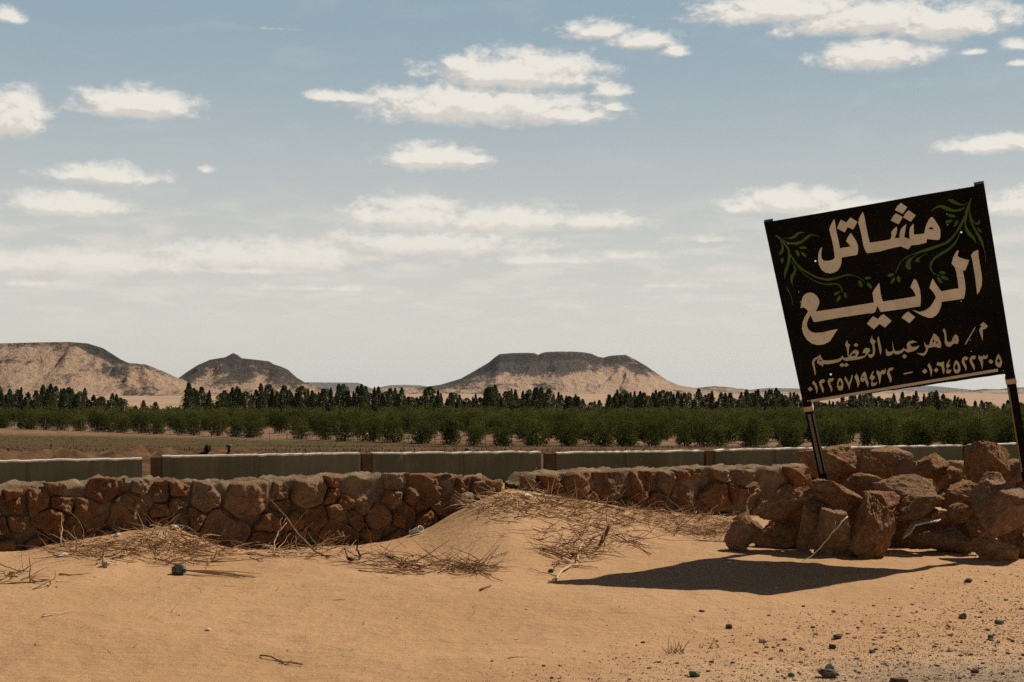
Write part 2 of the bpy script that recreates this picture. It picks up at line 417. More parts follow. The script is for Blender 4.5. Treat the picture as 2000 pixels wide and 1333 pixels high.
def ico(sub):
    if sub not in _ico:
        b = bmesh.new(); bmesh.ops.create_icosphere(b, subdivisions=sub, radius=1)
        _ico[sub] = (np.array([v.co[:] for v in b.verts]), [tuple(v.index for v in f.verts) for f in b.faces]); b.free()
    return _ico[sub]
def rock_shape(seed, sub=4, cuts=11, rough=.10, chip=.05):
    r = np.random.default_rng(seed); v, f = ico(sub); v = v.copy()
    for _ in range(cuts):
        n = r.normal(size=3); n /= np.linalg.norm(n); d = r.uniform(.46, .82)
        ex = v @ n - d; m = ex > 0
        v[m] -= np.outer(ex[m], n) * .985
    off = r.uniform(-50, 50, 3)
    out = np.empty_like(v)
    for i, p in enumerate(v):
        q = Vector(p)
        k = rough * noise.fractal(q * 1.5 + Vector(off), 1.0, 2.0, 4) + chip * (abs(noise.fractal(q * 5 + Vector(off), .8, 2.0, 5)) - .3)
        out[i] = p * (1 + k)
    lo, hi = out.min(0), out.max(0)
    return (out - (lo + hi) / 2) / ((hi - lo) / 2), f

# ------------------------------------------------------------------ terrain functions
WA, WB = 13.8, .553                                 # rubble wall front line: y = WA + WB * (x + 5.1)
def wall_y(x): return WA + WB * (x + 5.1)
def wall_pt(px, py):                                # point of the wall front seen at a photo pixel
    k = (px - 1000) / F_PX
    Y = (WA + WB * 5.1) / (1 - k * WB)
    return at(px, py, Y)
CONTACT = [(-400, 1085), (0, 1075), (60, 1073), (130, 1058), (200, 1045), (260, 1035), (330, 1026), (365, 1034), (420, 1058), (480, 1070), (560, 1068),
           (640, 1064), (700, 1062), (780, 1050), (840, 1028), (880, 1004), (920, 983), (955, 968), (985, 960), (1000, 957), (1030, 959), (1080, 966),
           (1130, 974), (1200, 986), (1270, 996), (1340, 1003), (1420, 1006), (1500, 1006), (1600, 1003), (1800, 990), (2000, 985), (2400, 970)]
_cp = [wall_pt(a, b) for a, b in CONTACT]
CX = np.array([p.x for p in _cp]); CZ = np.array([p.z for p in _cp])
def h_sand(x, y):
    d = wall_y(x) - y
    zc = float(np.interp(x, CX, CZ))
    L = 1.25 + 2.3 * max(0, zc) * 2
    if d > 0: drift = zc * math.exp(-(d / L) ** 2 * 1.1)
    else: drift = zc * math.exp(-(d / 2.5) ** 2) + .12 * (1 - math.exp(-(d / 2.0) ** 2))
    q = Vector((x, y, 0))
    fade = min(1.0, max(0.0, (abs(d) - .1) / 1.0))
    und = .012 * noise.fractal(q * 3.3, .8, 2, 4) * fade * min(1.0, max(.25, (d - 1) / 2)) + .05 * noise.fractal(q * .35, 1, 2, 3) * fade + .010 * noise.fractal(q * 1.9, 1, 2, 4) * (.3 + .7 * fade)
    return drift + und
CA, CB, CXX = 20.0, .337, 7.4                       # concrete wall line
def conc_y(x): return CA + CB * (x + CXX)
def conc_pt(px, py):
    k = (px - 1000) / F_PX; Y = (CA + CB * CXX) / (1 - k * CB); return at(px, py, Y)
def h_field(x, y):
    d = y - conc_y(x)
    if d < 1: return -.35
    base = 0.0 if y < 35 else (-.035 * (y - 35) if y < 92 else -2.0)
    base -= .35 * max(0, 1 - (d - 1) / 4.0)
    q = Vector((x, y, 0))
    z = base
    if y < 120: z += .06 * noise.fractal(q * .8, 1, 2, 4) * min(1, 40 / y)
    if x < -1.0 and 23 < y < 40:                     # heap of dug earth behind the leftmost panels
        s = math.exp(-((d - 7.5) / 2.6) ** 2) * min(1, (-1.0 - x) / 5.5)
        z += s * (.26 + .16 * abs(noise.fractal(Vector((x * 3.2, y * 1.6, 9)), .6, 2, 4)) + .26 * abs(noise.fractal(Vector((x * 1.3, y * .8, 3)), .7, 2, 6)) + .04)
    if y > 400: z += (y / 1500) * 1.4 * noise.fractal(q * .004, 1, 2, 4)
    return z

def fan(name, material, ys, umin, umax, nu, hf):
    us = np.linspace(umin, umax, nu); v = []
    for y in ys:
        for u in us: v.append((u * y, y, hf(u * y, y)))
    mb = MB(); mb.add(v, grid_faces(nu, len(ys)))
    return mb.build(name, material)
ys = [2.5 + i * .09 for i in range(0, 60)]; y = ys[-1]
while y < 31: y += .010 * y; ys.append(y)
def h_sand_ext(x, y):
    d = conc_y(x) - y
    return h_sand(x, y) if d > -.2 else h_sand(x, y) - .5 * min(1, (-.2 - d) / .5)
tag(fan('sand', M['sand'], ys, -.62, .62, 330, h_sand_ext), kind='structure')
ys = [14.0]
while ys[-1] < 44: ys.append(ys[-1] * 1.005)
while ys[-1] < 120: ys.append(ys[-1] * 1.016)
while ys[-1] < 13000: ys.append(ys[-1] * 1.06)
tag(fan('field', M['field'], ys, -.9, .9, 260, h_field), kind='structure')

def ground_pt(px, py, hf=h_sand, lo=4.0, hi=40.0):   # where the view ray through a photo pixel meets the ground
    d = ray(px, py); o = Vector((0, 0, CAM_Z)); prev = lo; Y = lo
    while Y < hi:
        p = o + d * (Y / d.y)
        if p.z <= hf(p.x, p.y): break
        prev = Y; Y *= 1.01
    a, b_ = prev, Y
    for _ in range(20):
        m = (a + b_) / 2; p = o + d * (m / d.y)
        if p.z <= hf(p.x, p.y): b_ = m
        else: a = m
    p = o + d * (b_ / d.y); return Vector((p.x, p.y, hf(p.x, p.y)))

# the road the picture is taken from, with its sandy far side
def f_road(T, b):
    p = pos(T); n = T.noise(p, 2, 6, .6); g = T.noise(p, 70, 4, .7)
    T.l.new(T.mix(T.ramp(g, .35, .7), (.040, .038, .035), (.085, .078, .068)), b.inputs['Base Color']); bump(T, b, g, .4, .01)
M['road'] = mat('asphalt', f_road, .9, .2)
mb = MB(); mb.add([(-60, -8, -.02), (60, -8, -.02), (60, 2.3, -.02), (-60, 2.3, -.02), (-60, -8, -.3), (60, -8, -.3), (60, 2.3, -.3), (-60, 2.3, -.3)], [(0, 1, 2, 3), (3, 2, 6, 7), (1, 0, 4, 5)])
tag(mb.build('road', M['road'], smooth=False), kind='structure')
mb = MB(); mb.add([(-300, -300, -.06), (300, -300, -.06), (300, -7.9, -.06), (-300, -7.9, -.06)], [(0, 1, 2, 3)])
tag(mb.build('ground', M['sand'], smooth=False), kind='structure')
# ------------------------------------------------------------------ hills
def hill(name, D, prof, W, cap, rockf, seed, back=.5, gully=.26, nx=300, nt=90, foot=-3.0, label=None):
    pxs = np.array([p[0] for p in prof], float); pys = np.array([p[1] for p in prof], float)
    X0, X1 = (pxs[0] - 1000) / F_PX * D, (pxs[-1] - 1000) / F_PX * D
    xs = np.linspace(X0, X1, nx); zr = np.array([at(1000, float(np.interp(1000 + x / D * F_PX, pxs, pys)), D).z for x in xs])
    Hm = zr.max() - foot
    ts = np.concatenate([np.linspace(-1, -.02, 26), np.linspace(0, 1, nt)])
    v = []; rk = []
    for t in ts:
        for x, z0 in zip(xs, zr):
            H = max(z0 - foot, 0); hf = (H / Hm)
            wob = noise.fractal(Vector((x * 5 / D, seed, .3)), 1, 2, 4)
            w = W * (.25 + .75 * hf ** .6) * (1 + .25 * wob)
            yy = D - t * w if t >= 0 else D - t * w * back * 2
            s = t if t >= 0 else -t
            S = cap(s, x)
            g = noise.fractal(Vector((x * 24 / D, s * 1.3 + seed, seed * 1.7)), .85, 2.1, 6)
            ph = x + W * .10 * g + W * .16 * s * math.sin(x * 14 / D + seed)
            rg = 1 - abs(noise.noise(Vector((ph * 62 / D, s * .8, seed + 5.0)))) * 2
            r2 = 1 - abs(noise.noise(Vector((ph * 150 / D, s * 1.6, seed + 8.0)))) * 2
            am = min(1, s * 5) * max(0, 1 - s) ** .6
            z = foot + H * S + Hm * am * gully * (.62 * g + .80 * (rg - .5) + .26 * (r2 - .5)) * hf ** .5
            if s > .995: z = foot - 1.5
            nz = noise.fractal(Vector((x * 60 / D, s * 5, seed)), .8, 2, 4)
            v.append((x, yy, z + .012 * Hm * nz * am))
            rk.append(rockf(1000 + x / D * F_PX, (z - foot) / Hm, s, g, rg) + .30 * (r2 - .5) * min(1, s * 4))
    mb = MB(); mb.add(v, grid_faces(nx, len(ts)), rk)
    o = mb.build(name, M['hill'], attrname='rock')
    tag(o, kind='structure'); return o
def cap_plateau(s, x): return (1 - .10 * min(1, s / .05)) if s < .05 else .90 * (1 - (s - .05) / .95) ** 1.35
def cap_mesa(s, x): return (1 - .22 * min(1, s / .06)) if s < .06 else .78 * (1 - (s - .06) / .94) ** 1.25
def cap_cone(s, x): return (1 - s) ** 1.25
def rk_left(px, hf, s, g, rg):
    v = .15 + .38 * g
    if s < .09: v += .30 + .35 * g
    if abs(hf - .62) < .035 and px < 110: v += .45
    if 165 < px < 345: v += .30 * math.exp(-((px - 215 - 150 * s) / 60) ** 2)
    if rg < -.1 and s > .15: v += .22
    return v - .25 * max(0, s - .6)
def rk_cone(px, hf, s, g, rg):
    v = .27 + .85 * min(1, max(0, (hf - .12) / .38)) + .35 * g
    if px > 470 and s < .12: v += .2
    v -= .55 * math.exp(-((px - 425) / 16) ** 2) * (1 if s > .15 else 0) + .45 * math.exp(-((px - 490 - 60 * s) / 14) ** 2) * (1 if s > .3 else 0)
    return v + (.25 if rg < -.1 else 0)
def rk_mesa(px, hf, s, g, rg):
    v = .95 * min(1, max(0, (hf - .36) / .20)) + .85 * g + .31 + (.35 * min(1, max(0, (975 - px) / 60)) if hf > .12 else 0)
    if 985 < px < 1150: v -= .15
    if px < 985: v += .18
    if 1130 < px < 1260: v -= .75 * math.exp(-((px - 1185 - 70 * s) / 24) ** 2) * min(1, s * 5)
    if px > 1205: v -= .35 * max(0, 1 - hf)
    if 970 < px < 1130 and .25 < hf < .52: v -= .32
    return v + (.28 if rg < -.1 else 0)
def rk_low(px, hf, s, g, rg): return .30 + .35 * g + (.35 if s < .12 else 0)
hill('hill', 1300, [(-260, 720), (-160, 700), (-90, 683), (0, 671), (60, 669.5), (130, 668), (170, 671), (200, 680), (218, 691), (235, 702), (250, 709), (285, 712),
     (310, 722), (340, 735), (370, 748), (420, 760), (480, 770), (560, 777)], 150, cap_plateau, rk_left, 1.3, gully=.24)
hill('hill', 1750, [(300, 775), (330, 752), (350, 738), (365, 727), (385, 714), (410, 703), (440, 698), (455, 690), (463, 693), (472, 700), (500, 703), (525, 706),
     (535, 712), (548, 716), (562, 722), (580, 738), (600, 750), (640, 762), (700, 772)], 130, cap_cone, rk_cone, 4.1, gully=.25)
hill('hill', 2300, [(690, 774), (760, 765), (800, 760), (860, 752), (900, 740), (930, 723), (955, 708), (968, 697), (976, 692), (1000, 690), (1030, 689.5), (1044, 690), (1051, 693.5), (1058, 690),
     (1066, 688), (1090, 687), (1120, 687), (1140, 688.5), (1155, 691), (1168, 697), (1178, 699), (1190, 695.5), (1205, 694), (1222, 693.5), (1240, 702), (1262, 715),
     (1285, 731), (1305, 744), (1330, 754), (1370, 760), (1430, 770)], 230, cap_mesa, rk_mesa, 7.7, gully=.26, nx=460)
hill('hill', 2600, [(1180, 775), (1260, 764), (1320, 757), (1360, 758), (1395, 754.5), (1430, 757), (1450, 762), (1480, 764), (1540, 765), (1640, 764), (1720, 762), (1780, 764),
     (1830, 766), (1880, 765), (1920, 760), (1950, 761), (1975, 757), (2010, 757), (2060, 760), (2160, 764), (2300, 772)], 420, cap_mesa, rk_low, 9.2, gully=.25, nx=300)
hill('hill', 2500, [(560, 775), (640, 768), (720, 763), (760, 757), (800, 756), (840, 759), (900, 768), (960, 775)], 300, cap_cone, rk_low, 12.6, gully=.22, nx=140)
hill('distant_hill', 9000, [(560, 766), (585, 750), (600, 747), (700, 748), (715, 755), (740, 764)], 900, cap_mesa, lambda *a: .9, 15.1, nx=90, nt=40)
hill('distant_hill', 9600, [(700, 766), (760, 753), (790, 752), (820, 753), (850, 758), (920, 766)], 900, cap_mesa, lambda *a: .9, 16.1, nx=90, nt=40)
hill('distant_hill', 9300, [(1380, 768), (1430, 762), (1445, 759), (1465, 762), (1480, 760), (1500, 758), (1550, 759), (1600, 761), (1700, 754), (1760, 752), (1830, 755), (1900, 762), (2020, 768)], 900, cap_mesa, lambda *a: .9, 17.1, nx=160, nt=40)

# ------------------------------------------------------------------ concrete wall panels
PANELS = [  # px left, px right, y top left, y top right, has a brown end pillar, label
    (-190, 278, 906, 897, 0, 'grey concrete wall panel farthest left, ending at the first open gap'),
    (296, 703, 893.5, 886.5, 1, 'grey concrete wall panel behind the forked dead branch, left half smoother'),
    (709, 1057, 887, 884, 1, 'grey concrete wall panel behind the gap between the rubble walls'),
    (1069, 1375, 886, 882, 1, 'grey concrete wall panel behind the start of the right rubble wall'),
    (1381, 1622, 881, 876, 1, 'grey concrete wall panel running behind the left post of the sign'),
    (1627, 1880, 876, 871, 1, 'grey concrete wall panel seen over the middle of the boulder pile'),
    (1886, 2210, 870.5, 862, 1, 'grey concrete wall panel behind the right post of the sign')]
UX = Vector((1, CB, 0)).normalized(); UN = Vector((CB, -1, 0)).normalized()   # along, towards the viewer
for pl, pr, yl, yr, pil, lab in PANELS:
    a, b_ = conc_pt(pl, yl), conc_pt(pr, yr)
    zt0, zt1 = a.z, b_.z; L = (Vector((b_.x, b_.y, 0)) - Vector((a.x, a.y, 0))).length
    base = Vector((a.x, a.y, 0))
    o = empty('concrete_panel', (a.x, a.y, 0), lab, 'wall panel', 'concrete panels behind the rubble wall')
    mb = MB(); n = 60; s0 = .16 if pil else 0.0; vs = []
    secs = []
    for i in range(n + 1):
        s = s0 + (L - s0) * i / n; zt = zt0 + (zt1 - zt0) * s / L + .010 * noise.fractal(Vector((s * 2.2, pl, 1)), 1, 2, 3)
        secs.append((s, zt))
    def wallstrip(mb, secs, d0, d1, zb):
        vs = []; fs = []
        for s, zt in secs:
            p = base + UX * s
            for q, z in ((d0, zb), (d0, zt), (d1, zt), (d1, zb)):
                w = p - UN * q; vs.append((w.x, w.y, z))
        m = len(secs)
        for i in range(m - 1):
            for k in range(3): fs.append((i * 4 + k, (i + 1) * 4 + k, (i + 1) * 4 + k + 1, i * 4 + k + 1))
        fs += [(0, 1, 2, 3), ((m - 1) * 4 + 3, (m - 1) * 4 + 2, (m - 1) * 4 + 1, (m - 1) * 4)]
        mb.add(vs, fs)
    mid = L * random.uniform(.48, .58); j = .012
    A = [q for q in secs if q[0] < mid - j]; B = [q for q in secs if q[0] > mid + j]
    wallstrip(mb, A, 0, .17, -.45); wallstrip(mb, B, .006, .17, -.45)
    wallstrip(mb, [(mid - j - .05, zt0 + (zt1 - zt0) * .5 - .01), (mid + j + .05, zt0 + (zt1 - zt0) * .5 - .01)], .02, .15, -.45)
    mb.build('panel', M['concrete'], o, smooth=False)
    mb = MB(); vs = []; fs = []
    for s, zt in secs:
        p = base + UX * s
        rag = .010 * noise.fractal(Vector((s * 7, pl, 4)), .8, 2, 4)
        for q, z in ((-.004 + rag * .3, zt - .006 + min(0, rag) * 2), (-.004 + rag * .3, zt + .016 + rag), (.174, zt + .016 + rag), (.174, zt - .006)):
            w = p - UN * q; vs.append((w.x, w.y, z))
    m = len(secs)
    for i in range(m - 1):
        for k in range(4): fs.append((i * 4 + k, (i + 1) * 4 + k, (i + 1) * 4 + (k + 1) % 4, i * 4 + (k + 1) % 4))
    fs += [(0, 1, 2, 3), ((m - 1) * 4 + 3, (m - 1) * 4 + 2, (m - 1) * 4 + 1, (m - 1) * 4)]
    mb.add(vs, fs); mb.build('painted_sunlit_edge', M['cap'], o, smooth=False)  # added strip, coloured like the sunlit top of the concrete
    if pil:
        mb = MB(); wallstrip(mb, [(0, zt0 - .003), (s0 * .5, zt0 - .005), (s0 - .002, zt0 - .004)], .030, .20, -.45)
        mb.build('end_stub', M['stub'], o, smooth=False)

# ------------------------------------------------------------------ rubble stone walls
WX = Vector((1, WB, 0)).normalized(); WN = Vector((WB, -1, 0)).normalized()
def clip_poly(poly, n, d):
    out = []
    for i in range(len(poly)):
        p, q = poly[i], poly[(i + 1) % len(poly)]
        sp = p[0] * n[0] + p[1] * n[1] - d; sq = q[0] * n[0] + q[1] * n[1] - d
        if sp <= 0: out.append(p)
        if (sp < 0 < sq) or (sq < 0 < sp):
            t = sp / (sp - sq); out.append((p[0] + (q[0] - p[0]) * t, p[1] + (q[1] - p[1]) * t))
    return out
def rubble_wall(tops, label, seed, thick=.55, roundl=False, roundr=False):
    r = random.Random(seed)
    P = [wall_pt(a, b_) for a, b_ in tops]
    o0 = Vector((P[0].x, P[0].y, 0)); SS = [(Vector((p.x, p.y, 0)) - o0).length for p in P]; ZZ = [p.z for p in P]; L = SS[-1]
    def top(s): return float(np.interp(s, SS, ZZ))
    root = empty('rubble_wall', (o0.x, o0.y, 0), label, 'stone wall', 'rubble walls beside the sand')
    def W3(s, d, z): q = o0 + WX * s + WN * d; return (q.x, q.y, z)
    # mortar body
    zb = -.30; prof = []
    ns = int(L / .045); mb = MB(); vs = []; cols = 0
    for i in range(ns + 1):
        s = L * i / ns; zt = top(s); ring = []
        e = min(s, L - s); ee = .10 * max(0, 1 - e / .12)
        for k in range(13): ring.append((0 - ee, zb + (zt - .03 - ee - zb) * k / 12))
        ring += [(-.015 - ee, zt - .008 - ee)]
        for k in range(1, 8): ring.append((-thick * k / 8 , zt + .006 - ee * .6))
        for k in range(5): ring.append((-thick + ee, zt - .02 - ee - (zt - zb) * k / 4))
        cols = len(ring)
        for d, z in ring:
            q = Vector((s * 2.6 + seed * 9, d * 2.6, z * 2.6))
            nn = noise.fractal(q * 1.3, .9, 2, 5); n2 = noise.fractal(q * 2.2 + Vector((9, 3, 1)), .9, 2, 5)
            vs.append(W3(s + .03 * n2, d + .085 * nn - .030 * (1 if d > -.2 else 0), z + (.050 * n2 if z > zb + .05 else 0)))
    fs = grid_faces(cols, ns + 1)
    fs.append(tuple(range(cols))); fs.append(tuple(ns * cols + k for k in range(cols - 1, -1, -1)))
    mb.add(vs, fs); mb.build('mortar_core', M['mortar'], root)
    # stones: cells of a relaxed random packing, each swollen out of the face
    H0 = -.12; pts = []
    tries = 0
    while tries < 4000:
        tries += 1
        s = r.uniform(-.1, L + .1); z = r.uniform(H0, top(min(max(s, 0), L)) - .02); rad = r.choice((.085, .11, .14, .18, .22, .27))
        if all(((s - a) / 1.15) ** 2 + (z - b_) ** 2 > ((rad + c) * .82) ** 2 for a, b_, c in pts): pts.append((s, z, rad))
    sb = MB()
    for idx, (s, z, rad) in enumerate(pts):
        zt = top(min(max(s, 0), L))
        poly = [(max(-.02, s - .5), max(-.25, z - .4)), (min(L + .02, s + .5), max(-.25, z - .4)), (min(L + .02, s + .5), min(zt + r.uniform(-.02, .07), z + .4)), (max(-.02, s - .5), min(zt + r.uniform(-.03, .06), z + .4))]
        for a, b_, c in pts:
            if (a, b_) == (s, z) or abs(a - s) > 1 or abs(b_ - z) > 1: continue
            dx, dz = a - s, b_ - z; dd = math.hypot(dx, dz); w = .5 + (rad ** 2 - c ** 2) / (2 * dd * dd)
            n = (dx / dd, dz / dd); poly = clip_poly(poly, n, s * n[0] + z * n[1] + w * dd)
            if len(poly) < 3: break
        for _ in range(2):
            an = r.uniform(0, 6.28); n = (math.cos(an), math.sin(an)); poly = clip_poly(poly, n, s * n[0] + z * n[1] + rad * r.uniform(.8, 1.1)) if len(poly) > 2 else poly
        if len(poly) < 3: continue
        cx = sum(p[0] for p in poly) / len(poly); cz = sum(p[1] for p in poly) / len(poly)
        na = 52; fr = (.0, .15, .29, .42, .54, .65, .74, .82, .885, .94, .975, 1.0)
        shrink = r.uniform(.84, 1.06); depth = r.uniform(.045, .145); tilt = (r.uniform(-.55, .55), r.uniform(-.45, .45)); off = Vector((r.uniform(-30, 30), r.uniform(-30, 30), 0))
        tilt2 = (r.uniform(-.9, .9), r.uniform(-.7, .7)); tilt3 = (r.uniform(-1.3, 1.3), r.uniform(-1.0, 1.0))
        if r.random() < .10: continue
        rads = []
        for k in range(na):
            an = 2 * math.pi * k / na; dx, dz = math.cos(an), math.sin(an); best = 9
            for i in range(len(poly)):
                (x1, z1), (x2, z2) = poly[i], poly[(i + 1) % len(poly)]
                ex, ez = x2 - x1, z2 - z1; den = dx * ez - dz * ex
                if abs(den) < 1e-9: continue
                t = ((x1 - cx) * ez - (z1 - cz) * ex) / den; u = ((x1 - cx) * dz - (z1 - cz) * dx) / den
                if t > 0 and -1e-6 <= u <= 1 + 1e-6: best = min(best, t)
            rads.append(best if best < 9 else .05)
        rads = [(rads[k - 1] + 14 * rads[k] + rads[(k + 1) % na]) / 16 * (1 + .20 * noise.noise(off + Vector((math.cos(k * 6.283 / na) * 1.3, math.sin(k * 6.283 / na) * 1.3, 7)))) for k in range(na)]
        sv = []
        for q in fr:
            for k in range(na):
                an = 2 * math.pi * k / na; rr = rads[k] * shrink * q * (1 + .06 * noise.noise(off + Vector((math.cos(an) * 2, math.sin(an) * 2, 0))))
                x, zz = math.cos(an) * rr, math.sin(an) * rr
                hgt = depth * (1 - q ** 8) ** .6
                pl = min(depth * 1.0 + tilt[0] * x + tilt[1] * zz, depth * 1.12 + tilt2[0] * x + tilt2[1] * zz, depth * 1.25 + tilt3[0] * x + tilt3[1] * zz) - depth
                nn = noise.fractal(off + Vector((x * 9, zz * 9, 1)), .8, 2, 5)
                d = hgt + pl * (1 - q ** 4) + (.048 * nn + .03 * noise.noise(off + Vector((x * 30, zz * 30, 5)))) * (1 - q ** 6) - (.06 if q == 1.0 else 0)
                sv.append(W3(cx + x, d, cz + zz))
        sf = [((j) * na + k, (j) * na + (k + 1) % na, (j + 1) * na + (k + 1) % na, (j + 1) * na + k) for j in range(len(fr) - 1) for k in range(na)]
        sb.add(sv, sf, r.random())
    sb.build('stonework', M['stone'], root)
    return root
rubble_wall([(-230, 962), (0, 953), (50, 950), (130, 949), (200, 941), (240, 937), (300, 941), (390, 946), (480, 940), (600, 935), (680, 930), (760, 930), (830, 935), (900, 931), (955, 934), (978, 941)],
            'low rubble wall of brown stones in grey mortar, half buried in sand at the left', 3)
rubble_wall([(1022, 938), (1042, 929), (1100, 926), (1200, 921.5), (1300, 918.5), (1400, 915), (1500, 914.5), (1600, 911), (1700, 909), (1800, 906), (1900, 904), (2000, 902), (2250, 897)],
            'low rubble wall of brown stones in grey mortar, running behind the boulder pile', 5)

# ------------------------------------------------------------------ the nursery sign
TL, TR, BL = at(1497, 434, 13.2), at(1916, 362, 12.55), at(1577, 785, 13.95)
SN = (TR - TL).cross(BL - TL).normalized()
if SN.y > 0: SN = -SN                                # towards the viewer
def sp(px, py, d=0.0): return on_plane(px, py, TL, SN) + SN * d
TILE = {'A': (1580, 385, 8.329), 'B': (1700, 385, 8.331), 'C': (1550, 550, 9.519), 'D': (1690, 530, 11.107), 'E': (1780, 480, 8.331), 'F': (1570, 640, 8.889),
        'G': (1690, 620, 8.889), 'H': (1820, 610, 8.889), 'V': (1490, 440, 8.333), 'W': (1590, 520, 16.667), 'X': (1730, 480, 13.333), 'Y': (1810, 370, 8.885)}
def tp(t, x, y): ox, oy, s = TILE[t]; return (ox + x / s, oy + y / s)
HOLES = [tp('A', 105, 1047) + (2.1,), tp('Y', 600, 750) + (2.1,), tp('F', 467, 818) + (2.3,), tp('V', 407, 303) + (1.0,), tp('V', 431, 450) + (1.1,), tp('V', 583, 1090) + (.9,),
         tp('V', 611, 1256) + (.9,), tp('Y', 348, 432) + (.9,), tp('Y', 365, 622) + (.9,), tp('E', 728, 355) + (1.1,), tp('E', 812, 912) + (1.0,), tp('H', 665, 492) + (.9,),
         tp('H', 685, 686) + (.9,), tp('H', 1242, 1020) + (.9,)]
def circ(h, n=12): return [(h[0] + h[2] * math.cos(2 * math.pi * k / n), h[1] + h[2] * math.sin(2 * math.pi * k / n)) for k in range(n)]
def fill(mb, loops, d, back=None):
    """flat filled outline (first loop) with holes, on the sign's plane; with back it becomes a slab"""
    flat = [p for lp in loops for p in lp]
    tri = tessellate_polygon([[Vector((x, y, 0)) for x, y in lp] for lp in loops])
    v = [tuple(sp(x, y, d)) for x, y in flat]; f = []
    for t in tri:
        a, b_, c = (Vector(v[i]) for i in t)
        f.append(tuple(t) if (b_ - a).cross(c - a).dot(SN) > 0 else tuple(reversed(t)))
    if back is not None:
        n = len(flat); v += [tuple(Vector(p) - SN * (d - back)) for p in v[:n]]
        f += [tuple(i + n for i in reversed(t)) for t in list(f)]
        k = 0
        for lp in loops:
            m = len(lp); f += [(k + i, k + (i + 1) % m, n + k + (i + 1) % m, n + k + i) for i in range(m)]; k += m
    mb.add(v, f)
sign_base = at(1800, 1050, 14.3)
sign = empty('nursery_sign', (sign_base.x, sign_base.y, 0), 'tilted black nursery signboard with cream Arabic lettering and green vines on two posts', 'sign')
edge_t = []
mb = MB()
outline = [(1503, 434), (1600, 417.6), (1700, 400), (1800, 382), (1911, 363.5)]
outline += [(1930, 460), (1950, 575), (1967, 700), (1970, 729)]
for k in range(24):                                  # slightly eaten lower edge
    t = k / 23; outline.append((1967 + (1579 - 1967) * t, 730.5 + (786 - 730.5) * t + random.uniform(-.5, .6)))
outline += [(1560, 706), (1535, 590), (1515, 495)]
fill(mb, [outline] + [circ(h) for h in HOLES], 0.0, -.012)
board = mb.build('board', M['black'], sign, smooth=False)

LET1 = [  # big words
 ('A', [[(412,355),(428,420),(437,500),(460,620),(485,730),(503,832),(560,825),(678,805),(640,755),(603,715),(640,640),(677,582),(720,640),(770,720),(798,790),(800,860),(790,925),(770,945),(650,965),(533,985),(530,1060),(510,1130),(470,1195),(410,1230),(340,1242),(270,1230),(210,1190),(165,1110),(148,1020),(150,940),(170,870),(205,815),(215,825),(203,880),(200,960),(215,1015),(250,1038),(320,1037),(380,1022),(420,992),(415,930),(400,820),(375,700),(345,590),(330,525),(355,455),(385,400)]]),
 ('A', [[(518,370),(610,415),(677,332),(790,405),(720,528),(630,490),(582,575),(457,512),(485,435)]]),
 ('A', [[(876,240),(905,330),(925,450),(955,600),(990,742),(1170,717),(1170,884),(945,915),(915,870),(885,790),(868,690),(840,550),(805,430),(812,360),(840,300)]]),
 ('B', [[(160,720),(320,692),(340,650),(345,620),(338,575),(370,530),(428,478),(435,530),(425,590),(395,670),(472,665),(480,570),(505,510),(582,437),(575,500),(550,655),(600,668),(640,690),(632,580),(645,500),(700,430),(706,520),(708,612),(875,597),(890,520),(915,440),(950,370),(980,332),(1015,330),(1060,390),(1110,470),(1140,540),(1138,640),(1125,690),(1095,700),(920,683),(910,745),(780,775),(665,788),(640,820),(617,852),(560,830),(490,802),(300,845),(160,882)],[(943,522),(965,495),(1000,487),(1035,530)]]),
 ('B', [[(497,95),(600,165),(525,275),(400,212),(440,145)]]), ('B', [[(625,215),(740,298),(655,402),(532,330),(575,255)]]), ('B', [[(415,265),(528,325),(460,445),(330,382),(370,310)]]),
 ('C', [[(310,203),(370,220),(425,260),(475,340),(480,400),(455,470),(412,555),(600,530),(840,495),(1250,430),(1490,390),(1523,545),(1500,572),(1300,605),(850,672),(420,750),(385,752),(365,735),(320,630),(280,680),(250,760),(248,830),(280,895),(330,935),(400,955),(550,945),(680,910),(825,885),(770,960),(690,1090),(650,1130),(550,1170),(440,1182),(340,1155),(250,1085),(180,975),(155,870),(165,770),(200,670),(270,555),(230,505),(180,480),(130,497),(145,380),(165,300),(200,245),(250,215)]]),
 ('D', [[(155,470),(200,390),(305,245),(315,340),(335,480),(360,600),(390,655),(600,625),(1095,543),(1075,470),(1030,400),(980,345),(1010,270),(1050,180),(1075,165),(1110,205),(1150,290),(1185,400),(1205,550),(1203,700),(1195,745),(1170,762),(900,805),(500,860),(345,880),(325,870),(290,800),(260,755),(235,830),(215,880),(170,905),(100,920),(100,690),(185,680),(170,560)]]),
 ('D', [[(395,928),(570,1075),(430,1220),(310,1140),(185,1260),(35,1140),(100,1050),(170,975),(280,1035),(330,970)]]),
 ('D', [[(930,872),(1085,995),(955,1125),(870,1060),(787,1005),(850,930)]]),
 ('E', [[(345,535),(400,620),(480,735),(500,742),(640,712),(770,695),(755,580),(730,430),(705,345),(660,300),(655,285),(680,190),(705,140),(745,75),(770,85),(750,165),(790,195),(850,215),(940,235),(915,310),(880,400),(865,408),(835,395),(850,470),(870,580),(882,700),(870,800),(855,860),(700,885),(495,912),(485,980),(450,1075),(400,1135),(340,1172),(280,1172),(180,1140),(80,1085),(15,1042),(60,1055),(130,1078),(220,1055),(300,1000),(350,930),(400,840),(375,785),(340,735),(295,690),(320,600)],
        [(728+9*math.cos(.52*k), 355+9*math.sin(.52*k)) for k in range(12)]]),
 ('E', [[(1083,65),(1095,180),(1115,300),(1135,420),(1150,530),(1145,640),(1110,740),(1070,795),(1060,700),(1045,560),(1020,400),(990,230),(970,155),(1010,100)]])]
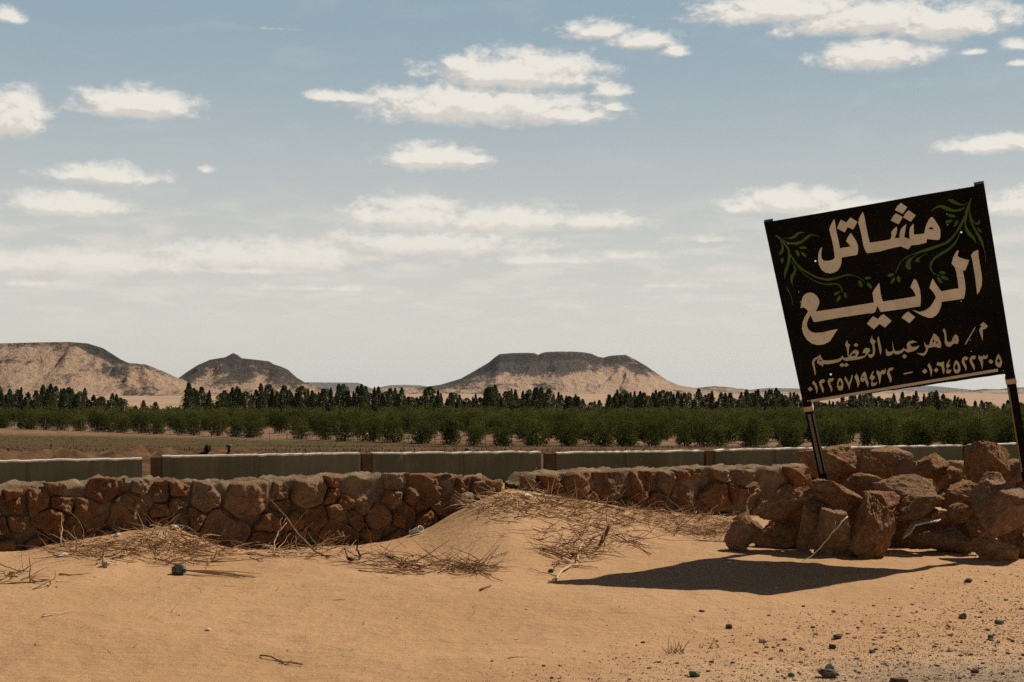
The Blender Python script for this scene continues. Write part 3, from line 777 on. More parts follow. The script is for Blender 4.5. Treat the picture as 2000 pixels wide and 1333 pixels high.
LET2 = [  # name line
 ('F', [[(285,470),(245,500),(180,535),(150,570),(142,620),(160,690),(180,760),(193,835),(205,800),(200,720),(185,640),(185,590),(215,555),(260,530),(235,570),(228,610),(265,640),(335,675),(338,630),(400,637),(480,628),(560,610),(625,590),(665,545),(720,580),(800,572),(900,560),(1000,540),(1060,510),(1110,455),(1150,400),(1140,365),(1090,350),(1050,370),(1030,410),(1015,445),(1060,440),(1085,460),(1050,490),(980,505),(920,510),(955,440),(945,405),(890,382),(850,410),(800,470),(760,515),(720,525),(690,518),(672,482),(645,520),(600,545),(500,565),(400,572),(340,568),(310,530)],[(275,548),(322,588),(266,582)],[(815,498),(845,457),(870,440),(905,465),(890,492)]]),
 ('F', [[(755,220),(765,270),(805,298),(785,345),(775,490),(760,490),(750,400),(738,335),(715,308),(728,265)]]),
 ('F', [[(905,265),(948,298),(910,338),(865,308)]]), ('F', [[(655,612),(700,640),(740,610),(780,648),(735,680),(700,660),(660,685),(618,655)]]),
 ('F', [[(1183,145),(1195,195),(1250,235),(1225,285),(1240,390),(1230,460),(1200,510),(1160,528),(1130,510),(1115,465),(1160,465),(1195,455),(1200,400),(1190,300),(1150,250),(1160,200)]]),
 ('F', [[(1298,148),(1320,230),(1345,350),(1350,400),(1330,480),(1310,400),(1285,270),(1272,195)]]),
 ('G', [[(470,415),(485,490),(500,560),(530,590),(600,580),(640,560),(665,530),(690,555),(740,540),(720,500),(720,460),(760,415),(830,403),(905,430),(840,440),(790,455),(780,480),(820,515),(870,510),(940,488),(915,540),(840,585),(740,612),(700,590),(680,570),(640,610),(580,640),(520,640),(490,615),(460,650),(420,668),(370,665),(358,640),(355,560),(368,540),(385,590),(430,598),(480,585),(475,500)]]),
 ('G', [[(680,635),(725,672),(685,718),(635,680)]]),
 ('G', [[(1185,275),(1230,300),(1280,360),(1315,440),(1318,500),(1300,535),(1250,520),(1190,512),(1090,535),(1080,590),(1050,640),(1010,668),(960,655),(890,618),(960,625),(1010,620),(1045,585),(1055,540),(1030,490),(1020,420),(1060,480),(1110,480),(1130,400),(1170,330)],[(1180,375),(1205,410),(1190,435),(1165,420)],[(1235,410),(1270,450),(1230,455)]]),
 ('H', [[(213,275),(245,340),(255,430),(260,500),(300,522),(345,500),(370,430),(395,395),(430,390),(460,430),(465,490),(450,550),(390,545),(355,560),(330,590),(295,602),(250,585),(225,530),(222,430),(210,360),(187,320)],[(385,475),(400,455),(425,490)]]),
 ('H', [[(750,245),(756,265),(590,560),(570,555)]]),
 ('H', [[(890,170),(940,205),(972,240),(950,275),(905,295),(880,300),(885,400),(880,500),(860,430),(835,360),(822,320),(835,275),(865,240),(833,222)]])]
LET3 = [  # telephone numbers
 ('F', [[(108,1025),(155,1068),(110,1110),(62,1068)]]), ('F', [[(170,920),(210,970),(240,1040),(240,1100),(222,1155),(210,1080),(185,1010),(145,970)]]),
 ('F', [[(345,895),(370,920),(345,960),(310,965),(315,1000),(345,1060),(345,1110),(330,1140),(310,1080),(275,1000),(263,950),(285,910)]]),
 ('F', [[(500,875),(525,890),(490,940),(455,935),(460,980),(490,1040),(495,1080),(478,1118),(460,1060),(425,980),(412,930),(430,890)]]),
 ('F', [[(628,868),(660,900),(685,960),(685,1040),(665,1085),(635,1097),(600,1080),(580,1030),(580,950),(600,890)],[(628,920),(655,965),(650,1005),(620,1020),(600,1005),(605,950)]]),
 ('F', [[(715,840),(745,890),(785,960),(815,880),(835,815),(850,835),(830,920),(800,1010),(790,1080),(775,1030),(745,960),(705,890)]]),
 ('F', [[(915,798),(945,850),(968,940),(960,990),(935,1045),(925,980),(900,900),(877,860)]]),
 ('F', [[(1055,762),(1080,790),(1095,870),(1125,960),(1110,1035),(1085,980),(1060,915),(1020,945),(985,925),(985,880),(1010,810)],[(1030,840),(1050,860),(1035,880),(1015,865)]]),
 ('F', [[(1205,748),(1215,765),(1190,820),(1235,850),(1230,885),(1190,915),(1195,955),(1230,965),(1278,938),(1250,1000),(1205,1018),(1168,1010),(1170,960),(1180,915),(1143,880),(1150,845),(1180,790)]]),
 ('F', [[(1270,735),(1300,760),(1345,765),(1355,730),(1375,740),(1400,745),(1413,700),(1425,740),(1415,790),(1385,808),(1345,805),(1340,870),(1325,960),(1312,990),(1305,930),(1290,850),(1260,790)]]),
 ('F', [[(1545,690),(1560,700),(1530,745),(1490,755),(1490,790),(1520,860),(1525,910),(1505,960),(1485,900),(1450,820),(1443,770),(1470,715),(1500,695)]]),
 ('G', [[(665,970),(820,940),(822,960),(670,995)]]), ('G', [[(1030,890),(1078,935),(1040,980),(982,940)]]),
 ('G', [[(1105,793),(1140,850),(1160,900),(1158,970),(1142,1030),(1130,960),(1105,880),(1080,845)]]), ('G', [[(1230,875),(1270,910),(1232,957),(1188,920)]]),
 ('H', [[(105,865),(150,875),(190,862),(210,850),(210,920),(222,1000),(215,1060),(200,1075),(185,1020),(165,935),(120,930),(85,920),(90,890)]]),
 ('H', [[(308,820),(315,840),(290,890),(320,920),(295,955),(275,965),(285,1000),(345,1000),(320,1050),(285,1068),(248,1050),(255,1000),(270,965),(245,940),(255,895),(285,860)]]),
 ('H', [[(425,830),(465,870),(490,930),(495,1000),(475,1045),(435,1065),(395,1050),(375,990),(378,920),(395,860)],[(425,890),(450,930),(455,985),(430,1005),(400,985),(398,930)]]),
 ('H', [[(610,775),(635,790),(605,830),(565,830),(565,860),(600,930),(605,980),(592,1022),(570,960),(530,890),(515,850),(535,790),(570,768)]]),
 ('H', [[(740,752),(768,770),(745,812),(700,820),(700,850),(740,920),(748,970),(735,1015),(710,960),(665,880),(652,830),(675,775),(705,755)]]),
 ('H', [[(815,740),(840,765),(885,770),(900,738),(920,765),(945,760),(962,725),(970,760),(960,800),(920,812),(880,815),(890,880),(875,990),(860,930),(845,870),(805,800)]]),
 ('H', [[(1020,812),(1070,855),(1025,898),(978,855)]]),
 ('H', [[(1155,722),(1190,770),(1218,850),(1215,910),(1185,955),(1150,955),(1110,920),(1100,860),(1120,780)],[(1155,790),(1185,840),(1180,875),(1145,875),(1130,840)]])]
for name, data, m, lab in (('lettering', LET1, 'letter', 'two lines of large cream Arabic words'), ('lettering', LET2, 'letter2', 'smaller Arabic name line'), ('lettering', LET3[:11], 'letter2', 'left telephone number in Arabic digits'), ('lettering', LET3[11:12], 'letter2', 'dash between the telephone numbers'), ('lettering', LET3[12:], 'letter2', 'right telephone number in Arabic digits')):
    mb = MB()
    for i, (t, loops) in enumerate(data): fill(mb, [[tp(t, x, y) for x, y in lp] for lp in loops], .0030 + .00012 * i)
    o = mb.build(name, M[m], board, smooth=False); o['label'] = lab
mb = MB(); fill(mb, [[tp('F', 55, 1265), tp('F', 75, 1308), tp('H', 1155, 1028), tp('H', 1140, 980)]], .003)
mb.build('border_line', M['letter2'], board, smooth=False)
# painted vines: tapering strokes and leaves
def stroke(mb, pts, d):
    P = [(*tp(t, x, y), w / TILE[t][2]) for t, x, y, w in pts]
    q = []
    for i in range(len(P) - 1):                       # Catmull-Rom
        p0, p1, p2, p3 = P[max(i - 1, 0)], P[i], P[i + 1], P[min(i + 2, len(P) - 1)]
        for k in range(5):
            t = k / 5
            q.append(tuple(.5 * (2 * b_ + (c - a) * t + (2 * a - 5 * b_ + 4 * c - e) * t * t + (3 * b_ - a - 3 * c + e) * t ** 3) for a, b_, c, e in zip(p0, p1, p2, p3)))
    q.append(P[-1]); v = []; n = len(q)
    for i in range(n):
        dx = q[min(i + 1, n - 1)][0] - q[max(i - 1, 0)][0]; dy = q[min(i + 1, n - 1)][1] - q[max(i - 1, 0)][1]; l = math.hypot(dx, dy) or 1
        w = max(q[i][2], .9) / 2
        v += [tuple(sp(q[i][0] - dy / l * w, q[i][1] + dx / l * w, d)), tuple(sp(q[i][0] + dy / l * w, q[i][1] - dx / l * w, d))]
    mb.add(v, [(2 * i, 2 * i + 1, 2 * i + 3, 2 * i + 2) for i in range(n - 1)])
def S(t, *pts): return [(t, *p) for p in pts]
STROKES = [
 S('V',(150,145,8),(230,185,25),(300,235,30),(360,310,28),(410,390,28),(430,480,40),(420,600,50),(380,730,50),(350,830,40),(350,920,25),(390,1030,15),(450,1130,10),(475,1220,10),(480,1290,5)),
 S('V',(290,250,20),(320,340,28),(315,420,40),(270,465,40),(220,430,10)), S('V',(330,210,6),(440,215,20),(510,190,40),(570,140,35),(620,120,20),(680,125,5)),
 S('V',(330,240,8),(420,290,25),(520,300,40),(620,275,45),(720,200,45),(780,160,25),(920,185,5)), S('V',(470,590,8),(510,670,25),(525,740,45),(480,830,55),(465,890,35),(480,970,4)),
 S('V',(440,470,10),(540,620,40),(640,720,30),(760,790,25),(880,850,28),(985,877,30)) + S('W',(460,440,75),(700,395,65),(950,320,55),(1130,285,50),(1300,310,25),(1450,370,20),(1640,490,20)),
 S('V',(560,690,8),(700,820,12),(850,910,14),(980,955,18)) + S('W',(480,595,50),(650,580,40),(780,600,50),(870,680,45),(910,760,30),(900,870,20)),
 S('Y',(775,150,18),(745,230,30),(710,330,45),(670,470,40),(600,600,40),(520,740,30),(430,850,42),(330,930,45),(180,990,45),(20,1045,50)) + S('X',(870,170,45),(750,210,25),(600,270,22),(450,370,20),(360,470,22),(310,580,20),(255,720,20)),
 S('Y',(615,630,8),(590,700,8),(560,800,15),(500,920,32),(380,1040,40),(200,1150,40),(110,1230,35),(70,1310,30)) + S('X',(1175,600,45),(1215,680,25),(1290,750,22),(1420,790,15)),
 S('Y',(740,210,6),(650,265,15),(560,260,40),(450,210,55),(400,185,30),(355,190,4)), S('Y',(665,300,8),(600,350,35),(480,370,40),(360,340,65),(260,300,55),(170,310,30),(70,390,8)),
 S('Y',(690,450,30),(670,580,25),(690,690,50),(750,780,65),(810,840,45),(855,940,5)), S('Y',(750,220,15),(740,350,20),(755,470,35),(790,600,40),(860,740,45),(930,860,50),(990,1000,35),(1020,1130,22),(1020,1260,5)),
 S('Y',(780,510,10),(840,590,25),(890,590,45),(920,560,40),(910,520,10)), S('X',(870,210,8),(740,280,15),(620,380,80),(580,470,110),(600,560,130),(650,560,60)), S('X',(1080,200,6),(900,300,20),(830,370,80),(820,430,90))]
LEAVES = [('V',590,365,725,370,50),('V',545,410,590,515,55),('V',620,435,710,520,45),('V',325,530,275,650,60),('W',640,930,850,830,90),('W',860,960,740,1160,110),('W',990,840,1045,1060,100),
 ('W',1650,395,1860,380,100),('W',1450,460,1560,690,130),('W',1720,550,1890,720,120),('Y',355,440,510,475,60),('Y',320,575,450,540,60),('Y',545,530,475,650,60),('Y',875,660,960,760,40),
 ('X',50,790,215,740,85),('X',235,830,130,1000,90),('X',320,780,350,960,100),('X',1395,700,1570,710,90),('X',1440,800,1640,885,100),('X',1350,820,1465,990,95)]
mb = MB()
for i, s_ in enumerate(STROKES): stroke(mb, s_, .0016 + .00006 * i)
for i, (t, x0, y0, x1, y1, w) in enumerate(LEAVES):
    lp = []
    for k in range(12):
        a = k / 12 * 2 * math.pi; u = .5 - .5 * math.cos(a); q = math.sin(a) * (abs(math.sin(a)) ** .3) * w / 2 * (1.1 - .3 * u)
        l = math.hypot(x1 - x0, y1 - y0); nx, ny = -(y1 - y0) / l, (x1 - x0) / l
        lp.append(tp(t, x0 + (x1 - x0) * u + nx * q, y0 + (y1 - y0) * u + ny * q))
    fill(mb, [lp], .0027 + .00001 * i)
o = mb.build('vine_painting', M['vine'], board, smooth=False); o['label'] = 'green painted vine sprays in the upper corners'
# posts
def post(p_top, p_bot, w, lab, strips, collar):
    A, B = sp(*p_top), sp(*p_bot); ax = (B - A).normalized(); sx = ax.cross(SN).normalized()
    if sx.x < 0: sx = -sx
    L = (B - A).length + .12; c = A + ax * (L / 2)
    mb = MB(); box(mb, c - SN * .030, sx, ax, SN, w / 2, L / 2, .033)
    p = mb.build('post', M['black'], sign, smooth=False); p['label'] = lab
    for off, sw, m, s0, s1 in strips:
        mb = MB(); box(mb, A + ax * ((s0 + s1) / 2) + sx * off + SN * .006, sx, ax, SN, sw / 2, (s1 - s0) / 2, .004)
        mb.build('metal_strip', M[m], p, smooth=False)
    mb = MB(); box(mb, A + ax * collar - SN * .028, sx, ax, SN, w / 2 + .006, .026, .042)
    mb.build('collar', M['post_tan'], p, smooth=False)
    return A, ax, sx
hL = (sp(1576, 800) - sp(1500, 434)).length; eL = (sp(1606, 925) - sp(1500, 434)).length
post((1500, 433), (1606, 925), .082, 'left black post with a worn grey strip', [(-.004, .030, 'post_grey', hL + .06, eL), (.035, .008, 'post_edge', hL + .06, eL)], hL)
hR = (sp(1976, 744) - sp(1912, 359)).length; eR = (sp(2003, 920) - sp(1912, 359)).length
post((1912, 359.5), (2003, 920), .088, 'right black post with a tan edge strip', [(-.035, .015, 'post_edge', hR + .06, eR)], hR)

# ------------------------------------------------------------------ boulder pile
GB = 'boulders piled round the sign posts'
BOULDERS = [  # tile x, y, w, h (tile px, origin 1400,780, 3.333 per px), depth, image-plane tilt, seed, label
 (735, 440, 450, 320, 14.75, 8, 11, 'big brown boulder directly behind the left sign post'),
 (985, 432, 260, 200, 14.7, 30, 12, 'rough boulder leaning right of the big boulder behind the left post'),
 (1130, 375, 285, 140, 15.0, 5, 13, 'flat boulder on top of the pile, overhanging a dark hollow'),
 (1245, 440, 170, 120, 14.9, 0, 14, 'small rounded boulder on the pile top beside the overhanging flat one'),
 (1400, 460, 230, 210, 14.8, -15, 15, 'pointed boulder on the back of the pile, left of the upright block'),
 (1525, 525, 130, 170, 14.7, 20, 16, 'narrow boulder between the pointed one and the upright block'),
 (1765, 415, 290, 290, 14.3, 8, 17, 'tall upright block standing highest at the right of the pile'),
 (1225, 585, 450, 240, 14.2, 12, 18, 'broad domed boulder across the middle of the pile'),
 (1305, 700, 350, 200, 13.9, -28, 19, 'slab tilted up to the right beneath the broad domed boulder'),
 (765, 605, 370, 165, 13.85, 48, 20, 'long slab sliding down to the right below the left post'),
 (420, 672, 385, 220, 14.0, -20, 21, 'dark boulder sloping down to the left in the upper left of the pile'),
 (165, 772, 145, 90, 13.95, -15, 22, 'small flat stone at the far left tip of the pile'),
 (165, 890, 240, 215, 13.75, 25, 58, 'jagged stone low at the left end of the pile'),
 (410, 860, 345, 230, 13.75, -12, 24, 'dark boulder on the sand under the left sloping boulder'),
 (255, 865, 110, 160, 13.95, 0, 25, 'narrow dark stone wedged beside the jagged left end stone'),
 (615, 810, 190, 380, 13.65, 10, 26, 'slim upright boulder on the sand below the long slab'),
 (765, 865, 235, 320, 13.6, 15, 27, 'wedge shaped boulder lit on its right side, left of the tallest front boulder'),
 (1010, 825, 300, 435, 13.4, 12, 28, 'tall pear shaped boulder standing at the front of the pile'),
 (1070, 660, 250, 200, 13.85, 25, 29, 'red brown boulder resting behind the tall front boulder'),
 (1215, 865, 170, 170, 13.85, 0, 30, 'shaded boulder behind the white plastic scrap'),
 (1470, 905, 400, 205, 13.35, 4, 31, 'low flat topped slab on the sand beside the white plastic scrap'),
 (1585, 740, 190, 150, 13.9, -20, 32, 'boulder tucked left of the biggest right hand boulder'),
 (1455, 765, 150, 90, 13.9, 5, 33, 'small stone lying just above the white plastic scrap'),
 (1855, 700, 460, 400, 13.45, -28, 34, 'biggest pale boulder at the right edge of the pile'),
 (1795, 550, 200, 150, 14.0, -10, 35, 'boulder below the upright block, above the biggest right boulder'),
 (1795, 975, 310, 170, 13.15, 14, 36, 'flat stone on the sand below the biggest right boulder'),
 (2000, 955, 130, 170, 13.2, 0, 37, 'stone at the bottom right edge of the pile'),
 (1570, 630, 260, 210, 14.6, 0, 38, 'shaded boulder in the hollow left of the upright block'),
 (940, 560, 240, 160, 14.5, 0, 39, 'shaded boulder in the hollow under the rough leaning boulder'),
 (2080, 640, 240, 330, 14.1, 0, 40, 'boulder around the foot of the right sign post'),
 (1950, 470, 150, 130, 14.6, 0, 41, 'stone between the upright block and the right sign post'),
 (1690, 800, 300, 260, 14.2, 0, 42, 'shaded filler boulder deep between the red brown ones right of the tall front boulder'),  # fillers added to close gaps deep in the pile
 (1000, 760, 420, 380, 14.4, 0, 43, 'shaded filler boulder deep between the long slab and the tall front boulder'),
 (560, 780, 380, 320, 14.5, 0, 44, 'shaded filler boulder deep behind the slim upright boulder'),
 (1960, 840, 260, 280, 13.9, 0, 46, 'shaded boulder filling the hollow under the biggest right boulder'),
 (1330, 800, 420, 330, 14.5, 0, 45, 'shaded filler boulder deep below the slab tilted up to the right')]
for tx, ty, tw, th, Y, rot, seed, lab in BOULDERS:
    px, py = 1400 + tx / 3.3333, 780 + ty / 3.3333
    c = at(px, py, Y); k = Y / F_PX / 3.3333
    big = tw > 200
    v, f = rock_shape(seed * 13 + 5, 6 if big else 5, 17, .085, .085)
    hx, hz = tw * k / 2 * 1.04, th * k / 2 * 1.04; hy = min(.36, .85 * (hx + hz) / 2)
    v = v * np.array([hx, hy, hz])
    if rot:                                              # tilt while keeping the outline's size
        a = R(-rot); ca, sa = math.cos(a), math.sin(a)
        v = np.stack([v[:, 0] * ca - v[:, 2] * sa, v[:, 1], v[:, 0] * sa + v[:, 2] * ca], 1)
        ex = np.abs(v).max(0); v[:, 0] *= hx / ex[0]; v[:, 2] *= hz / ex[2]
    if seed == 28: v[:, 0] *= 1 - .28 * np.clip(v[:, 2] / hz, -1, 1) * .9
    if (ty + th / 2 > 940 and tx < 2050) or seed == 22:                # stands on the sand: take the depth from where it touches
        g_ = ground_pt(px, 780 + (ty + th / 2 - 8) / 3.3333); c = at(px, py, g_.y + hy * .45); v[:, 2] *= 1.10; c.z -= .10 * hz; v[:, :2] *= (1 + .18 * np.clip(-v[:, 2:3] / hz, 0, 1))
    mb = MB(); mb.add(v, f)
    o = mb.build('boulder', M['rock'], smooth=True); o.location = (c.x, c.y, c.z)
    tag(o, lab, 'boulder', GB)

# ------------------------------------------------------------------ twigs, sticks and litter on the sand
def gp(px, py, dz=0.0): p = ground_pt(px, py); p.z += dz; return p
def wiggle(p, d, L, n, amp, r):
    pts = [p.copy()]; d = d.normalized()
    for i in range(n):
        d = (d + Vector((r.uniform(-1, 1), r.uniform(-1, 1), r.uniform(-1, 1))) * amp).normalized(); pts.append(pts[-1] + d * L / n)
    return pts
def in_region(r, reg):
    cx, cy, rx, ry = reg[:4]
    while True:
        a, b_ = r.uniform(-1, 1), r.uniform(-1, 1)
        if a * a + b_ * b_ < 1: return cx + a * rx, cy + b_ * ry
REG = [  # px, py, rx, ry, count, max length m, lift, paleness
 (250, 1078, 150, 26, 320, .45, .05, .35), (330, 1055, 80, 24, 170, .4, .06, .45), (360, 1085, 90, 26, 190, .45, .05, .3), (150, 1070, 80, 14, 70, .4, .03, .35),
 (500, 1082, 90, 14, 90, .45, .04, .4), (600, 1078, 110, 16, 130, .4, .05, .4), (760, 1098, 100, 14, 90, .45, .03, .3), (840, 1112, 120, 14, 150, .5, .03, .25), (925, 1110, 55, 10, 70, .4, .03, .3),
 (945, 978, 60, 22, 260, .35, .06, .5), (985, 1005, 60, 22, 90, .35, .04, .4), (1040, 985, 50, 24, 170, .4, .05, .45), (1110, 990, 80, 22, 190, .5, .05, .35), (1180, 1005, 90, 24, 190, .5, .05, .4),
 (1130, 1050, 80, 40, 230, .42, .04, .45), (1210, 1045, 80, 30, 130, .45, .03, .4), (1110, 1085, 60, 25, 100, .4, .03, .4), (1280, 1010, 60, 18, 130, .45, .05, .4),
 (1360, 1030, 80, 20, 330, .5, .06, .5), (1400, 1045, 45, 18, 160, .4, .05, .5), (1330, 1000, 80, 14, 110, .5, .08, .4), (60, 1130, 60, 16, 40, .4, .04, .3),
 (880, 1060, 120, 40, 12, .3, .01, .4), (500, 1140, 400, 40, 14, .16, .004, .3), (300, 1240, 300, 70, 10, .12, .004, .3), (900, 1240, 350, 60, 10, .12, .004, .25)]
mb = MB(); r = random.Random(21)
for reg in REG:
    for _ in range(int(reg[4] * .62)):
        px, py = in_region(r, reg); p = gp(px, py)
        L = reg[5] * r.uniform(.3, 1); an = r.gauss(0, 1.0) + (math.pi if r.random() < .5 else 0)
        d = Vector((math.cos(an), math.sin(an) * .9, r.uniform(-.05, .7 if r.random() < .35 else .12)))
        q = wiggle(p + Vector((0, 0, r.uniform(.004, reg[6] * .7))), d, L, 6, .30, r)
        for w in q: w.z = max(w.z, h_sand(w.x, w.y) + .003)
        tube(mb, q, r.choice((.0022, .003, .004, .0052, .0072)) if reg[6] > .01 else .0024, .0013, 4, min(1, max(0, r.gauss(reg[7], .25))))
tag(mb.build('twig_litter', M['twig']), 'tangled dry twigs and straw strewn along the foot of the rubble walls', 'dry twigs', kind='stuff')

def img_path(pts, Y0, Y1, ox=0, oy=0, s=1.0, lift=0):
    n = len(pts); out = []
    for i, (x, y) in enumerate(pts):
        Y = Y0 + (Y1 - Y0) * i / max(1, n - 1); out.append(at(ox + x / s, oy + y / s, Y))
    return out
def branchy(name, label, cat, m, limbs, group=None):
    """limbs: (points, r0, r1); first is the stem"""
    mb = MB()
    for k, (pts, r0, r1) in enumerate(limbs):
        q = []
        for i in range(len(pts) - 1):
            for t in (0, .34, .67): q.append(pts[i].lerp(pts[i + 1], t) + Vector((random.uniform(-1, 1), random.uniform(-1, 1), random.uniform(-1, 1))) * .006)
        q.append(pts[-1]); tube(mb, q, r0, r1, 6, random.uniform(.3, .7))
    base = limbs[0][0][0]
    return tag(mb.build(name, M[m], origin=tuple(base)), label, cat, group)
def limb4(pts, Y0, Y1, r0, r1): return (img_path(pts, Y0, Y1, 500, 860, 3.571), r0, r1)
Yb = gp(632, 1092).y
branchy('dead_branch', 'forked dead branch leaning in front of the left rubble wall', 'branch', 'wood_brown', [
 limb4([(580, 845), (410, 778), (300, 660), (210, 540), (95, 410)], Yb, Yb + .75, .012, .004), limb4([(265, 600), (310, 540), (375, 465)], Yb + .45, Yb + .3, .006, .003),
 limb4([(335, 685), (350, 620), (400, 572)], Yb + .3, Yb + .2, .006, .003), limb4([(400, 755), (450, 690), (515, 630)], Yb + .15, Yb + .1, .006, .003),
 limb4([(405, 765), (500, 695), (610, 670)], Yb + .15, Yb + .4, .006, .003), limb4([(210, 545), (190, 570), (150, 640)], Yb + .6, Yb + .5, .004, .002), limb4([(130, 420), (95, 410), (60, 380)], Yb + .7, Yb + .8, .003, .001)])
Yc_ = gp(534, 1082).y
branchy('dead_branch', 'pale bent shoot rising from the sand left of the forked branch', 'branch', 'wood_pale', [
 limb4([(125, 800), (128, 710), (160, 640), (215, 575)], Yc_, Yc_ + .3, .008, .003), limb4([(140, 680), (175, 620), (165, 560), (185, 540)], Yc_ + .1, Yc_ + .2, .004, .002), limb4([(125, 800), (135, 870), (150, 920)], Yc_, Yc_ - .1, .006, .003),
 limb4([(128, 790), (190, 760), (270, 735)], Yc_, Yc_ + .1, .005, .003)])
Yd_ = gp(695, 1096).y
branchy('charred_branch', 'twisted black charred branch on the sand in front of the wall', 'branch', 'wood_black', [
 limb4([(640, 828), (690, 842), (720, 835), (728, 805), (705, 765), (710, 700), (703, 645)], Yd_, Yd_ + .2, .016, .005), limb4([(640, 828), (630, 790), (612, 745)], Yd_, Yd_ + .1, .008, .004), limb4([(725, 805), (760, 790), (790, 785)], Yd_, Yd_ - .05, .007, .003)])
def lying(px0, py0, px1, py1, mid=None, lift=.012):
    P = [gp(px0, py0, lift)] + ([gp(*m_, lift) for m_ in mid] if mid else []) + [gp(px1, py1, lift)]
    return P
branchy('stalk_bundle', 'bundle of dark dry stalks lying on the sand left of centre', 'dry stalks', 'wood_brown', [
 (lying(754, 1085, 822, 1112, [(780, 1100)], .02), .013, .010), (lying(757, 1088, 818, 1116, [(786, 1106)], .012), .009, .006), (lying(744, 1082, 800, 1108), .006, .003), (lying(766, 1092, 830, 1114, None, .03), .008, .004),
 (lying(700, 1116, 780, 1124), .006, .003), (lying(742, 1076, 770, 1090, None, .05), .005, .002)])
branchy('stalk_bundle', 'smaller tuft of dry stalks at the right end of the stalk row', 'dry stalks', 'wood_brown', [
 (lying(895, 1104, 980, 1112, None, .02), .007, .003), (lying(905, 1108, 960, 1128, None, .02), .008, .004), (lying(915, 1100, 975, 1118, None, .03), .006, .003), (lying(885, 1112, 930, 1118), .007, .004), (lying(900, 1116, 965, 1122, None, .02), .005, .003), (lying(940, 1120, 982, 1138), .005, .003)])
branchy('stick', 'thin straight stick lying alone on the sand below the stalk tuft', 'stick', 'wood_red', [(lying(937, 1155, 959, 1147), .009, .007)])
branchy('stick', 'pale thin stick on the dune slope below the wall gap', 'stick', 'wood_pale', [(lying(958, 1091, 996, 1081, [(980, 1083)]), .007, .004), (lying(980, 1083, 990, 1086), .004, .002)])
stk = gp(1166, 1072); stt = at(1192, 1024, stk.y + .1)
branchy('stake', 'short reddish wooden stake stuck slanting in the sand', 'stake', 'wood_red', [([stk - Vector((.02, 0, .05)), stk.lerp(stt, .5), stt], .020, .017)])
branchy('root', 'curved pale root reaching to the tip of the sign shadow', 'root', 'wood_pale', [(lying(1128, 1108, 1072, 1140, [(1112, 1110), (1098, 1119), (1091, 1130), (1086, 1136)], .02), .012, .007), (lying(1128, 1108, 1168, 1112, [(1145, 1109)], .015), .008, .004), (lying(1092, 1128, 1034, 1112, [(1060, 1122)], .012), .007, .003), (lying(1130, 1105, 1140, 1066, [(1128, 1090)], .04), .008, .003)])
branchy('plastic_strip', 'twisted white plastic strip on the sand left of the sign shadow', 'plastic strip', 'white_plastic', [(lying(1228, 1058, 1271, 1071, [(1241, 1060), (1253, 1066), (1262, 1069)], .02), .009, .007)])
branchy('stick', 'dark thick stick lying by the foot of the right wall', 'stick', 'wood_brown', [(lying(1180, 994, 1220, 1004, [(1200, 997)], .03), .022, .018), (lying(1120, 975, 1225, 1012, [(1170, 995)], .02), .008, .004)])
branchy('stick', 'long thin stick pointing from the stake towards the white strip', 'stick', 'wood_brown', [(lying(1202, 1048, 1272, 1087, [(1240, 1068)], .02), .008, .005)])
branchy('stick', 'thick dry stick among the twigs left of the stake', 'stick', 'wood_brown', [(lying(1058, 1073, 1116, 1097, [(1090, 1086)], .02), .012, .007), (lying(1070, 1070, 1110, 1100, [(1095, 1090)], .01), .006, .004)])
wy = gp(1300, 1000).y
branchy('cane', 'bent cane arching in front of the right rubble wall', 'cane', 'wood_brown', [
 (img_path([(1180, 520), (1215, 450), (1240, 405), (1290, 395), (1350, 420), (1450, 455), (1560, 485), (1720, 500)], wy, wy + .5, 960, 860, 3.571), .009, .004), (img_path([(1150, 500), (1205, 465), (1240, 490), (1262, 530)], wy, wy, 960, 860, 3.571), .006, .003),
 (img_path([(1250, 520), (1320, 460), (1380, 435), (1300, 375)], wy + .2, wy + .1, 960, 860, 3.571), .006, .003)])
branchy('twig', 'thin pale twig leaning on the boulders at the front of the pile', 'twig', 'wood_pale', [(img_path([(850, 762), (800, 815), (730, 905), (640, 1005), (555, 1056)], 13.25, 12.95, 1400, 780, 3.3333), .006, .003), (img_path([(745, 885), (765, 850), (775, 800)], 13.1, 13.15, 1400, 780, 3.3333), .003, .0015)])
wy = 15.6
branchy('cane', 'curled pale cane rising behind the left end of the boulder pile', 'cane', 'wood_pale', [(img_path([(1800, 560), (1780, 460), (1795, 400), (1840, 372), (1835, 345), (1860, 340), (1875, 352)], wy, wy + .1, 960, 860, 3.571), .011, .006)])
wy = gp(30, 1140).y
def limb3(pts, Y0, Y1, r0, r1): return (img_path(pts, Y0, Y1, 0, 860, 3.571), r0, r1)
branchy('dead_branch', 'spiky twig cluster on the sand at the left edge', 'branch', 'wood_brown', [
 limb3([(-120, 1020), (60, 1003), (210, 998), (330, 970)], wy, wy, .009, .004), limb3([(210, 1005), (212, 900), (205, 812)], wy, wy + .1, .008, .004), limb3([(-60, 830), (40, 880), (130, 912), (205, 915)], wy + .3, wy + .05, .006, .003),
 limb3([(0, 980), (100, 940), (160, 870)], wy + .1, wy + .3, .005, .002), limb3([(230, 990), (300, 985), (345, 970)], wy, wy - .1, .005, .002)])
wy = gp(68, 1152).y
branchy('dead_branch', 'small crooked twig just right of the spiky twig cluster', 'branch', 'wood_brown', [limb3([(228, 1048), (310, 1000), (385, 965), (388, 912)], wy, wy + .35, .007, .003)])
branchy('stick', 'pale split stick lying alone in the lower left sand', 'stick', 'wood_pale', [(lying(82, 1208, 142, 1197, [(108, 1202)]), .006, .003), (lying(84, 1204, 120, 1202), .004, .002)])
